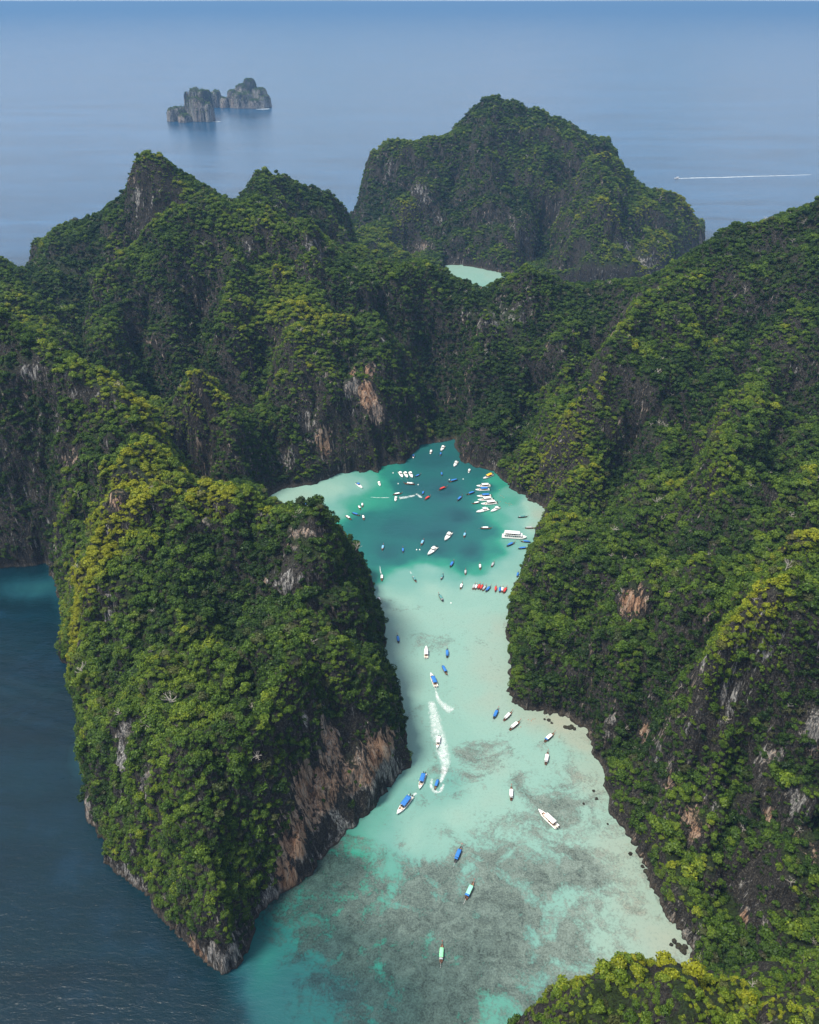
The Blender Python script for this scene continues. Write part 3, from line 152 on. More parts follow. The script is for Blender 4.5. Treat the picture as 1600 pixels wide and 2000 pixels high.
SEA=[(-114.0,764.6,0.16,0.0),(-143.7,732.7,0.14,0.0),(-86.8,781.3,0.22,0.0),(-56.1,748.4,0.5,0.0),(-88.0,727.6,0.38,0.0),(-34.6,775.7,0.52,0.0),(-58.5,792.8,0.3,0.0),(-23.8,812.8,0.62,0.0),(-41.4,804.5,0.45,0.0),(30.7,847.4,0.84,0.0),(50.9,887.0,0.76,0.0),(0.0,787.0,0.86,0.0),(40.3,775.7,0.87,0.0),(78.0,820.0,0.78,0.0),(87.3,787.0,0.72,0.0),(97.6,804.5,0.5,0.0),(115.2,775.7,0.42,0.0),(112.8,753.8,0.48,0.0),(99.0,727.6,0.5,0.0),(116.1,732.7,0.4,0.0),(134.0,743.1,0.16,0.0),(143.0,727.6,0.06,0.0),(128.8,702.7,0.12,0.0),(112.7,702.7,0.4,0.0),(109.0,669.8,0.4,0.0),(115.7,660.8,0.25,0.0),(54.7,722.5,0.87,0.0),(26.6,693.1,0.86,0.0),(-10.7,702.7,0.82,0.0),(-43.3,712.5,0.72,0.0),(-52.6,683.6,0.68,0.0),(-20.5,656.3,0.82,0.0),(25.6,656.3,0.86,0.0),(61.4,656.3,0.86,0.0),(87.4,660.8,0.62,0.0),(74.4,693.1,0.72,0.0),(100.5,639.0,0.3,0.0),(-40.2,639.0,0.64,0.0),(-5.0,639.0,0.74,0.0),(-34.2,614.1,0.58,0.0),(-2.5,620.6,0.36,0.0),(-14.5,606.1,0.34,0.0),(19.9,628.9,0.27,0.0),(25.2,643.3,0.55,0.0),(49.9,632.2,0.7,0.0),(39.5,622.2,0.4,0.0),(69.7,630.5,0.55,0.0),(61.1,614.1,0.33,0.0),(88.8,622.2,0.3,0.0),(102.7,614.1,0.2,0.0),(-19.1,594.4,0.26,0.0),(24.0,598.2,0.2,0.0),(62.5,598.2,0.2,0.1),(96.1,598.2,0.17,0.1),(-25.6,571.8,0.18,0.46),(-9.4,575.5,0.22,0.3),(0.0,560.9,0.2,0.16),(32.2,560.9,0.2,0.16),(67.9,546.8,0.18,0.16),(81.7,540.0,0.1,0.26),(-13.3,526.6,0.2,0.06),(13.4,533.2,0.24,0.41),(35.1,520.0,0.24,0.41),(69.0,507.2,0.13,0.21),(73.2,482.9,0.09,0.21),(0.0,477.0,0.2,0.06),(24.9,477.0,0.24,0.21),(53.2,465.5,0.2,0.16),(68.5,454.4,0.1,0.16),(11.8,438.3,0.26,0.16),(42.2,417.9,0.27,0.26),(58.1,425.4,0.22,0.16),(79.2,440.9,0.12,0.06),(97.8,432.0,0.06,0.06),(118.8,429.0,0.0,0.06),(130.4,417.9,0.04,0.16),(87.6,412.9,0.24,0.26),(112.7,403.3,0.24,0.44),(14.9,398.6,0.28,0.26),(44.5,393.9,0.3,0.56),(55.6,393.9,0.15,0.46),(28.9,375.8,0.42,0.66),(17.7,362.9,0.36,0.46),(72.2,375.8,0.25,0.51),(100.0,369.3,0.26,0.56),(127.1,380.3,0.1,0.44),(3.7,384.7,0.3,0.21),(-7.1,367.2,0.38,0.11),(10.3,346.4,0.28,0.06),(34.5,346.4,0.18,0.11),(56.6,362.9,0.18,0.11),(62.1,346.4,0.22,0.41),(85.2,338.5,0.25,0.61),(117.3,346.4,0.2,0.59),(133.0,323.2,0.08,0.49),(-20.8,350.5,0.42,0.16),(-20.2,330.7,0.38,0.16),(6.7,330.7,0.24,0.08),(23.6,330.7,0.25,0.16),(33.2,323.2,0.32,0.66),(-33.7,330.7,0.5,0.56),(-39.4,315.8,0.62,0.96),(-13.1,312.2,0.45,0.56),(16.2,308.6,0.42,0.81),(48.7,308.6,0.34,0.86),(80.2,301.6,0.34,0.86),(112.3,301.6,0.3,0.89),(138.0,308.6,0.08,0.44),(127.4,312.2,0.16,0.54),(-57.1,294.7,0.6,0.76),(-31.4,288.0,0.48,0.61),(0.0,281.4,0.42,0.86),(30.7,275.0,0.42,0.96),(60.6,268.7,0.42,0.96),(86.8,281.4,0.3,0.56),(93.5,265.6,0.3,0.99),(116.5,275.0,0.18,0.44),(138.7,278.2,0.1,0.39),(150.0,262.6,0.05,0.34),(118.7,256.6,0.14,0.44),(-77.1,278.2,0.62,0.71),(-60.3,265.6,0.62,0.91),(-29.7,256.6,0.58,0.96),(5.9,250.7,0.55,0.98),(35.2,250.7,0.5,0.94),(61.0,244.9,0.42,0.71),(83.5,259.5,0.3,0.66),(-81.4,265.6,0.72,0.56),(-88.0,259.5,0.74,0.26),(-81.7,247.8,0.58,0.06),(-86.4,240.7,0.7,0.06),(-65.4,233.8,0.84,0.46),(-56.2,227.0,0.74,0.26),(-66.7,221.8,0.8,0.16),(-42.8,235.1,0.78,0.76),(-14.0,225.7,0.66,0.91),(27.8,221.8,0.55,0.91),(50.2,223.1,0.45,0.66),(-92.9,244.9,0.85,0.06),(-100.1,236.5,0.94,0.0),(-91.7,221.8,0.96,0.0),(-112.6,228.4,0.96,0.0),(-149.1,259.5,0.96,0.0),(-184.0,275.0,0.96,0.0),(-241.5,346.4,0.96,0.0),(-276.1,438.3,0.96,0.0),(-272.0,459.9,0.94,0.0),(-318.6,494.9,0.96,0.0),(-342.3,582.9,0.88,0.0),(-357.1,602.1,0.86,0.0),(-381.4,614.1,0.92,0.0),(-321.9,553.8,0.93,0.0),(-368.3,560.9,0.96,0.0),(-211.0,308.6,0.96,0.0),(-130.7,244.9,0.96,0.0),(105.6,1669.2,0.2,0.0),(137.3,1596.6,0.24,0.0),(166.3,1614.2,0.18,0.0),(143.3,1481.7,0.4,0.0),(247.5,1545.6,0.7,0.0),(-600,600,0.96,0),(-500,400,0.96,0),(-300,500,0.96,0),(-300,300,0.96,0),(-400,200,0.96,0),(-200,150,0.96,0),(-100,100,0.96,0),(-600,200,0.96,0),(300,1450,0.96,0),(500,1400,0.96,0),(800,1500,0.96,0),(1000,1800,0.96,0),(0,2600,0.96,0),(-300,1900,0.96,0),(-300,2300,0.96,0),(-900,1800,0.96,0),(-1000,1000,0.96,0),(600,2500,0.96,0),(1200,2200,0.96,0),(-700,800,0.96,0),(60,-200,0.96,0),(400,-200,0.96,0)]
BOATS=[
('S', 'blue', 4.7, 856.8, -1.62, 9.0, 'small white speedboat with open blue interior by the dark rocks left of the innermost inlet'),
('S', 'white', 26.0, 867.7, -1.76, 10.5, 'white speedboat with white top, left of the two lying in the innermost inlet'),
('S', 'white', 40.5, 877.1, -1.87, 15.0, 'large white speedboat lying deepest in the innermost inlet'),
('L', 'blue', 37.8, 862.6, -1.69, 8.0, 'small blue-roofed boat tucked behind the deepest white speedboat'),
('S', 'white', 54.7, 837.6, -1.89, 15.0, 'white speedboat angled at the right side of the inner cove, beside the rock spur'),
('S', 'white', 69.8, 821.0, -1.81, 8.0, 'small white motorboat just off the tip of the rock spur in the inner cove'),
('S', 'white', -9.8, 812.4, -1.28, 15.0, 'leftmost white speedboat of the three rafted together in the inner lagoon'),
('S', 'white', -4.0, 811.9, -1.31, 15.0, 'middle white speedboat of the three rafted together in the inner lagoon'),
('S', 'white', 1.8, 811.9, -1.33, 15.0, 'rightmost white speedboat of the three rafted together in the inner lagoon'),
('L', 'blue', 9.8, 810.7, 0.75, 9.0, 'small blue-roofed longtail boat touching the right side of the rafted white speedboats'),
('L', 'white', -0.3, 791.6, 2.97, 14.0, 'white-roofed longtail boat lying sideways below the three rafted speedboats'),
('L', 'blue', 37.5, 814.9, 1.58, 8.5, 'lone small blue longtail boat midway between the rafted speedboats and the rock spur'),
('L', 'blue', 49.7, 798.3, -2.66, 14.0, 'blue-roofed longtail boat lying sideways above the red one in the dark water'),
('L', 'red', 37.9, 781.6, 0.66, 13.0, 'red-roofed longtail boat just above the centre of the dark inner lagoon'),
('S', 'yellow', 90.8, 807.7, -2.43, 17.0, 'white speedboat with a bright yellow roof moored against the right shore'),
('L', 'blue', 15.3, 772.1, 1.37, 9.0, 'blue longtail boat upper left of the red-orange one, off the short foam wake'),
('L', 'red', 20.2, 761.1, 0.92, 12.0, 'red-orange longtail boat beside the end of the short foam wake'),
('L', 'white', -13.2, 769.3, 0.33, 12.0, 'white-roofed brown longtail boat right above the turning white speedboat'),
('S', 'white', -15.3, 758.4, -1.65, 11.0, 'white speedboat turning with a short foam wake at the left of the dark lagoon'),
('L', 'blue', 55.8, 760.0, 1.05, 13.0, 'blue-roofed longtail boat pointing up right towards the rafted day boats'),
('L', 'blue', 68.2, 770.4, -2.55, 13.0, 'blue-roofed longtail boat whose end touches the upper raft of day boats'),
('S', 'white', 84.0, 786.8, -3.04, 17.0, 'white-roofed speedboat, topmost of the upper raft of two by the right shore'),
('S', 'blue', 82.2, 778.2, -3.04, 17.0, 'blue-roofed speedboat, lower one of the upper raft of two by the right shore'),
('S', 'blue', 82.9, 764.4, -3.04, 17.0, 'blue-roofed speedboat, topmost of the lower raft by the right shore'),
('S', 'white', 83.7, 756.7, -2.98, 18.0, 'white-roofed speedboat in the middle of the lower raft by the right shore'),
('S', 'white', 87.0, 748.7, -2.92, 19.0, 'long white speedboat, bottom one of the lower raft by the right shore'),
('L', 'white', 73.0, 750.0, -2.83, 11.0, 'small white-roofed longtail boat touching the left end of the lower raft'),
('S', 'white', 78.9, 734.2, -2.64, 17.0, 'closed white speedboat, left of the pair lying below the lower raft'),
('S', 'white', 92.6, 736.3, -2.4, 15.0, 'closed white speedboat, right of the pair lying below the lower raft'),
('L', 'teal', 121.2, 721.9, 0.16, 12.0, 'pale teal-roofed longtail boat off the pale sand, nearest the right corner of the lagoon'),
('L', 'white', 79.9, 700.0, 0.0, 13.0, 'brown longtail boat with white roof alone on dark water below the white pair'),
('L', 'grey', 126.0, 700.5, 0.0, 12.0, 'grey longtail boat on the pale sand at the right corner of the lagoon'),
('F', 'white', 107.6, 683.3, -0.13, 30.0, 'big white two-deck ferry, the largest boat in the lagoon'),
('L', 'blue', 102.9, 670.6, 0.65, 13.0, 'blue-roofed longtail boat just below the left half of the ferry'),
('L', 'blue', 118.1, 675.1, 2.99, 12.0, 'blue-roofed longtail boat touching the right end of the ferry'),
('L', 'blue', 114.7, 663.6, 0.15, 12.0, 'blue-roofed longtail boat below right of the ferry, closest to the trees'),
('S', 'white', 39.4, 684.0, -2.01, 18.0, 'white speedboat, upper right of the two lying diagonally in the middle lagoon'),
('L', 'lightblue', 57.0, 688.1, 1.37, 11.0, 'light blue longtail boat with upright bow right of the diagonal speedboats'),
('L', 'lightblue', 13.2, 674.3, 1.3, 12.0, 'light blue longtail boat with long brown bow left of the diagonal speedboats'),
('S', 'white', 22.6, 658.3, -2.14, 18.0, 'white speedboat, lower left of the two lying diagonally in the middle lagoon'),
('L', 'lightblue', -26.9, 665.5, 1.48, 11.0, 'pale blue and white longtail boat, leftmost on the dark middle lagoon'),
('L', 'blue', -6.6, 660.8, 1.6, 9.0, 'short blue longtail boat between the pale blue one and the diagonal speedboats'),
('S', 'white', -34.3, 791.6, -1.36, 11.0, 'white speedboat with rounded bow near the green shallows, left of the rafted three'),
('S', 'blue', -56.9, 787.3, -0.99, 14.0, 'white speedboat with blue deck at the upper edge of the green shallows on the left'),
('S', 'blue', -117.5, 746.0, 2.98, 17.0, 'blue-roofed speedboat half hidden behind the headland crest in the pale shallows'),
('L', 'white', -51.5, 745.5, -1.52, 8.5, 'short white-roofed longtail boat, topmost of the five clustered near the headland'),
('L', 'white', -54.3, 740.2, -1.23, 9.5, 'white-roofed longtail boat lying against the topmost of the cluster near the headland'),
('L', 'white', -65.0, 720.1, -0.87, 12.0, 'white-roofed longtail boat, leftmost of the cluster near the headland'),
('L', 'blue', -57.4, 726.8, -0.53, 12.0, 'blue-roofed longtail boat in the middle of the cluster near the headland'),
('L', 'white', -49.1, 720.2, -1.38, 11.0, 'white-roofed longtail boat, lowest right of the cluster near the headland'),
('S', 'white', -50.2, 648.6, -1.31, 14.0, "white speedboat partly hidden by the trees of the headland's right side"),
('L', 'white', -26.4, 614.2, -1.54, 12.0, 'white-roofed longtail boat with a thin wake behind it at the edge of the shallows'),
('L', 'teal', 4.9, 611.8, -1.21, 11.0, 'dark teal longtail boat with a short wisp of foam on the pale shallows'),
('L', 'teal', 31.2, 616.3, 1.34, 11.0, 'green-grey longtail boat just below the dark water edge, facing up'),
('L', 'blue', 41.6, 637.0, 1.2, 12.5, 'blue-roofed longtail boat on the lower edge of the dark water'),
('L', 'grey', 54.0, 624.0, 1.49, 10.0, 'small grey longtail boat between the blue one and the white-roofed one'),
('L', 'white', 68.7, 633.0, 1.52, 11.0, 'white-roofed longtail boat above the row of red-roofed boats'),
('L', 'grey', 81.5, 636.2, 1.19, 9.5, 'grey longtail boat right of the white-roofed one at the lagoon edge'),
('L', 'blue', 104.0, 619.9, 1.3, 9.5, 'dark blue longtail boat lying closest to the wooded right bank of the channel'),
('L', 'white', 48.9, 602.0, 1.32, 11.0, 'white-roofed longtail boat just left of the row of moored boats'),
('L', 'grey', 60.7, 601.1, 1.23, 11.0, 'grey-roofed longtail boat, first from the left in the moored row'),
('L', 'white', 62.8, 600.7, 1.26, 10.5, 'white-roofed longtail boat, second from the left in the moored row'),
('L', 'red', 65.5, 601.1, 1.28, 11.0, 'red-roofed longtail boat, third from the left in the moored row'),
('L', 'red', 67.9, 600.3, 1.22, 11.0, 'red-roofed longtail boat with a second red roof on its left in the moored row'),
('L', 'grey', 70.4, 598.8, 1.1, 11.0, 'grey-roofed longtail boat between the red and the blue roofs of the moored row'),
('L', 'blue', 73.9, 597.4, 1.0, 12.0, 'blue-roofed longtail boat at the right end of the left moored row'),
('L', 'red', 80.8, 597.7, 1.4, 11.0, 'red-roofed longtail boat at the left end of the right moored row'),
('L', 'blue', 84.6, 596.5, 1.42, 10.5, 'blue and white longtail boat, second in the right moored row'),
('L', 'white', 87.0, 596.8, 1.37, 10.5, 'white-roofed longtail boat between the blue and the red roofs of the right moored row'),
('L', 'red', 89.5, 595.6, 1.17, 12.0, 'red-roofed longtail boat at the right end of the right moored row'),
('L', 'teal', 28.8, 584.2, 1.89, 13.0, 'dark green longtail boat alone below the moored rows, bow to upper left'),
('S', 'white', -27.7, 578.9, -1.37, 11.0, 'small white motorboat close under the trees of the headland'),
('L', 'blue', -10.0, 527.4, 1.7, 12.0, 'blue longtail boat on the left side of the pale channel'),
('S', 'white', 14.1, 510.5, 1.55, 15.0, 'white-roofed speedboat pointing straight up the channel'),
('L', 'blue', 31.8, 509.5, 1.53, 13.0, 'blue-roofed brown longtail boat beside the white-roofed speedboat in the channel'),
('L', 'blue', 29.0, 488.3, -1.25, 13.5, 'blue-roofed longtail boat with brown bow, just above the wake-trailing speedboat'),
('S', 'blue', 19.3, 477.4, 1.83, 16.5, 'blue-roofed speedboat heading up the channel with a foam trail behind it'),
('S', 'white', 21.3, 412.3, -1.74, 12.5, 'white-roofed motorboat riding at the left edge of the long foam trail'),
('L', 'blue', 18.9, 374.1, -1.89, 11.0, 'blue-roofed longtail boat at the lower end of the long foam trail'),
('S', 'blue', 8.7, 377.0, -1.84, 15.5, 'bright blue-roofed speedboat lying between the orange cliff and the long foam trail'),
('S', 'blue', -3.7, 356.8, -2.15, 19.0, 'long blue-roofed speedboat heading out below the orange cliff'),
('L', 'blue', 66.9, 441.2, 1.16, 13.0, 'blue-roofed longtail boat, first from the left of the boats off the small sand beach'),
('L', 'white', 75.8, 438.5, 0.89, 13.5, 'white-roofed dark-hulled longtail boat, second of the boats off the small sand beach'),
('L', 'white', 80.2, 429.0, 0.78, 14.5, 'white-roofed brown longtail boat, third and lowest of the trio off the small sand beach'),
('L', 'bluewhite', 104.7, 417.4, 0.78, 14.0, 'longtail boat with blue and white roof right in front of the small sand beach'),
('L', 'white', 99.8, 397.7, 1.29, 14.0, 'white-roofed longtail boat alone below the small sand beach'),
('L', 'white', 70.7, 367.0, 1.46, 13.5, 'small white-roofed brown longtail boat alone over the pale coral in the lower channel'),
('S', 'white', 93.0, 346.2, 2.23, 18.5, 'white-roofed speedboat over the coral in the lower right of the lagoon'),
('L', 'blue', 31.6, 319.9, 1.18, 14.5, 'bright blue-roofed longtail boat over grey coral, uppermost of the three in the lower lagoon'),
('L', 'greenblue', 37.4, 294.7, 1.11, 15.0, 'longtail boat with mint green and blue roof, middle of the three in the lower lagoon'),
('L', 'green', 18.5, 256.0, 1.47, 13.0, 'longtail boat with pale green roof, lowest boat in the photo'),
('P', 'white', 832.7, 2671.6, -2.69, 22.0, 'distant white speedboat at the head of a long straight wake on the open sea')]
WAKES=[('long churned foam trail curving down the channel to the blue-roofed longtail boat', [(17.0, 455.5, 4.8), (19.0, 440.9, 7.9), (20.5, 425.4, 9.7), (23.2, 412.9, 9.9), (25.1, 400.9, 9.0), (25.5, 391.6, 7.0), (23.7, 382.5, 4.0), (21.6, 375.8, 2.2)]), ('thin bending foam trail behind the blue-roofed speedboat in the channel', [(20.6, 470.1, 1.6), (21.2, 464.4, 2.0), (22.3, 457.7, 3.2), (24.9, 452.2, 4.8), (28.8, 447.9, 6.8), (33.4, 443.6, 7.9)]), ('short foam trail behind the long blue-roofed speedboat below the orange cliff', [(0.4, 363.3, 1.8), (2.5, 365.9, 2.1), (5.3, 367.6, 1.8)]), ('white foam wake to the right of the turning speedboat in the dark lagoon', [(-11.9, 761.4, 5.1), (-6.8, 762.4, 5.1), (0.0, 764.6, 4.6), (6.9, 767.9, 2.3)]), ('thin foam line to the left of the turning speedboat in the dark lagoon', [(-44.4, 763.5, 1.1), (-34.1, 762.4, 1.1), (-20.5, 762.4, 1.1)]), ('patch of foam trailing towards the red-orange longtail boat', [(6.9, 771.3, 2.9), (10.3, 766.8, 3.4), (13.6, 761.4, 2.8)]), ('thin straight wake above the white-roofed longtail boat at the edge of the shallows', [(-29.0, 634.7, 0.8), (-28.3, 627.2, 1.2), (-27.1, 620.6, 1.5)]), ('short wisp of foam behind the dark teal longtail boat', [(0.0, 626.4, 1.0), (2.0, 621.4, 1.5)]), ('bow wave around the blue-roofed longtail boat at the end of the long foam trail', [(16.3, 380.3, 1.8), (15.1, 374.1, 2.5), (17.5, 368.9, 2.9), (21.8, 369.7, 2.5), (24.2, 375.8, 1.8)]), ('long straight white wake of the distant speedboat on the open sea', [(832.4, 2670.2, 9.6), (896.9, 2683.1, 12.8), (979.9, 2691.8, 12.9), (1082.6, 2709.3, 11.3), (1184.7, 2722.6, 9.7), (1289.7, 2740.5, 6.5)])]
SWIM=[(101.1, 779.1), (101.7, 766.8), (103.3, 765.7), (104.6, 762.4), (106.8, 750.6), (108.4, 749.5), (110.2, 750.6), (111.7, 748.4), (105.3, 751.6), (109.2, 746.3), (97.1, 748.4), (98.5, 745.3), (99.8, 753.8), (91.1, 435.2), (93.3, 434.1), (84.4, 427.9), (94.7, 435.7), (112.5, 418.9), (111.9, 417.4), (96.4, 436.2), (105.7, 438.3), (82.4, 427.4)]
BUOY=[(-19.1, 817.6), (9.9, 790.5), (46.0, 802.1), (7.2, 661.7), (10.3, 661.7), (38.0, 576.9), (-12.9, 792.8), (62.0, 803.3)]
ROCKS=[(106.7, 434.6, 1.32), (108.7, 432.0, 0.96), (118.6, 427.9, 1.56), (121.2, 427.4, 2.04), (123.0, 428.4, 1.44), (124.9, 425.9, 1.32), (103.8, 435.7, 0.84), (148.4, 311.5, 1.2), (149.8, 307.9, 1.56), (150.3, 302.3, 1.08), (142.9, 320.2, 1.2), (155.5, 263.2, 1.44), (157.1, 260.1, 1.8), (158.6, 257.2, 1.8), (160.5, 259.5, 1.44), (153.1, 260.8, 1.08), (128.6, 369.3, 0.96), (129.2, 362.9, 1.08), (119.5, 358.7, 0.78), (132.7, 342.4, 0.72)]
ISLET=[[(-1094.9, 4130.0, 27.3, 60.0, 51.4, 5.0), (-1070.4, 4150.0, 31.0, 60.0, 55.8, 4.0), (-1028.9, 4080.0, 25.8, 45.0, 33.3, 4.0), (-1031.2, 4170.0, 13.2, 26.0, 117.4, 4.0), (-991.7, 4170.0, 24.0, 50.0, 130.0, 4.0), (-947.5, 4160.0, 32.3, 62.0, 124.5, 4.0), (-965.6, 4120.0, 47.3, 50.0, 96.6, 4.0), (-922.0, 4100.0, 20.0, 45.0, 77.5, 4.0), (-1017.9, 4150.0, 16.7, 40.0, 93.9, 3.0)],[(-1026.9, 4680.0, 16.1, 50.0, 67.8, 4.0), (-1007.0, 4700.0, 24.3, 50.0, 75.6, 4.0), (-963.8, 4680.0, 22.9, 50.0, 46.5, 4.0), (-925.9, 4720.0, 31.2, 70.0, 76.3, 3.0), (-867.0, 4680.0, 60.5, 70.0, 70.2, 4.0), (-868.6, 4740.0, 51.7, 70.0, 105.5, 2.6), (-842.2, 4760.0, 43.7, 60.0, 127.7, 2.4), (-786.9, 4740.0, 43.6, 70.0, 84.2, 3.5), (-761.3, 4700.0, 35.1, 70.0, 54.3, 5.0), (-811.5, 4670.0, 73.8, 60.0, 42.7, 5.0)]]
# ---------------- helpers ----------------
def props(o,label=None,cat=None,group=None,kind=None):
    if label: o['label']=label
    if cat: o['category']=cat
    if group: o['group']=group
    if kind: o['kind']=kind
    return o
def new_mat(name):
    m=bpy.data.materials.new(name); m.use_nodes=True; n=m.node_tree.nodes; n.clear()
    out=n.new('ShaderNodeOutputMaterial'); return m,n,m.node_tree.links,out
def plain(name,c,rough=.5,metal=0.,noise=.12,scale=3.):
    m,n,l,out=new_mat(name); b=n.new('ShaderNodeBsdfPrincipled'); b.inputs['Roughness'].default_value=rough; b.inputs['Metallic'].default_value=metal
    tc=n.new('ShaderNodeTexCoord'); t=n.new('ShaderNodeTexNoise'); t.inputs['Scale'].default_value=scale; t.inputs['Detail'].default_value=3
    l.new(tc.outputs['Object'],t.inputs['Vector'])
    mr=n.new('ShaderNodeMapRange'); mr.inputs[1].default_value=.3; mr.inputs[2].default_value=.7; mr.inputs[3].default_value=1-noise*1.5; mr.inputs[4].default_value=1+noise*.5
    l.new(t.outputs[0],mr.inputs[0]); mx=n.new('ShaderNodeVectorMath'); mx.operation='SCALE'; mx.inputs[0].default_value=c[:3]
    l.new(mr.outputs[0],mx.inputs[3]); l.new(mx.outputs[0],b.inputs['Base Color']); l.new(b.outputs[0],out.inputs[0]); return m
def mesh_np(name,co,faces,mats=(),smooth=True):
    me=bpy.data.meshes.new(name); co=np.asarray(co,np.float32); faces=np.asarray(faces,np.int32)
    k=faces.shape[1] if faces.size else 3
    me.vertices.add(len(co)); me.vertices.foreach_set('co',co.ravel())
    if len(faces):
        me.loops.add(faces.size); me.loops.foreach_set('vertex_index',faces.ravel())
        me.polygons.add(len(faces)); me.polygons.foreach_set('loop_start',np.arange(0,faces.size,k,dtype=np.int32))
        me.polygons.foreach_set('use_smooth',np.full(len(faces),smooth,dtype=bool))
    for m in mats: me.materials.append(m)
    me.update(); me.validate(); return me
def link(name,me,parent=None):
    o=bpy.data.objects.new(name,me); COL.objects.link(o)
    if parent: o.parent=parent
    return o
def fattr(me,name,vals): a=me.attributes.new(name,'FLOAT','POINT'); a.data.foreach_set('value',np.asarray(vals,np.float32))
def nd(n,t,**k):
    x=n.new(t)
    for a,b in k.items(): setattr(x,a,b)
    return x
def attr(n,name,typ='GEOMETRY'): a=n.new('ShaderNodeAttribute'); a.attribute_name=name; a.attribute_type=typ; return a
def ramp(n,stops,interp='LINEAR'):
    r=n.new('ShaderNodeValToRGB'); r.color_ramp.interpolation=interp; e=r.color_ramp.elements
    while len(e)<len(stops): e.new(.5)
    for el,(p,c) in zip(e,stops): el.position=p; el.color=(c[0],c[1],c[2],1)
    return r
def math_(n,l,op,a,b=None,clamp=False):
    m=n.new('ShaderNodeMath'); m.operation=op; m.use_clamp=clamp
    for i,v in enumerate((a,b)):
        if v is None: continue
        if isinstance(v,(int,float)): m.inputs[i].default_value=v
        else: l.new(v,m.inputs[i])
    return m.outputs[0]
def mixc(n,l,f,a,b,blend='MIX'):
    m=n.new('ShaderNodeMix'); m.data_type='RGBA'; m.blend_type=blend; m.clamp_factor=True
    for s,v in ((0,f),(6,a),(7,b)):
        if isinstance(v,(int,float)): m.inputs[s].default_value=v
        elif isinstance(v,tuple): m.inputs[s].default_value=(*v[:3],1)
        else: l.new(v,m.inputs[s])
    return m.outputs[2]
def maprange(n,l,v,a,b,c=0.,d=1.,smooth=False):
    m=n.new('ShaderNodeMapRange'); m.clamp=True
    if smooth: m.interpolation_type='SMOOTHSTEP'
    l.new(v,m.inputs[0]); m.inputs[1].default_value=a; m.inputs[2].default_value=b; m.inputs[3].default_value=c; m.inputs[4].default_value=d; return m.outputs[0]
def noise(n,l,vec,scale,detail=3,rough=.55,dist=0.):
    t=n.new('ShaderNodeTexNoise'); t.inputs['Scale'].default_value=scale; t.inputs['Detail'].default_value=detail; t.inputs['Roughness'].default_value=rough; t.inputs['Distortion'].default_value=dist
    if vec is not None: l.new(vec,t.inputs['Vector'])
    return t.outputs[0]
def mapping(n,l,vec,scale,rot=(0,0,0)):
    m=n.new('ShaderNodeMapping'); m.inputs['Scale'].default_value=scale; m.inputs['Rotation'].default_value=rot; l.new(vec,m.inputs[0]); return m.outputs[0]

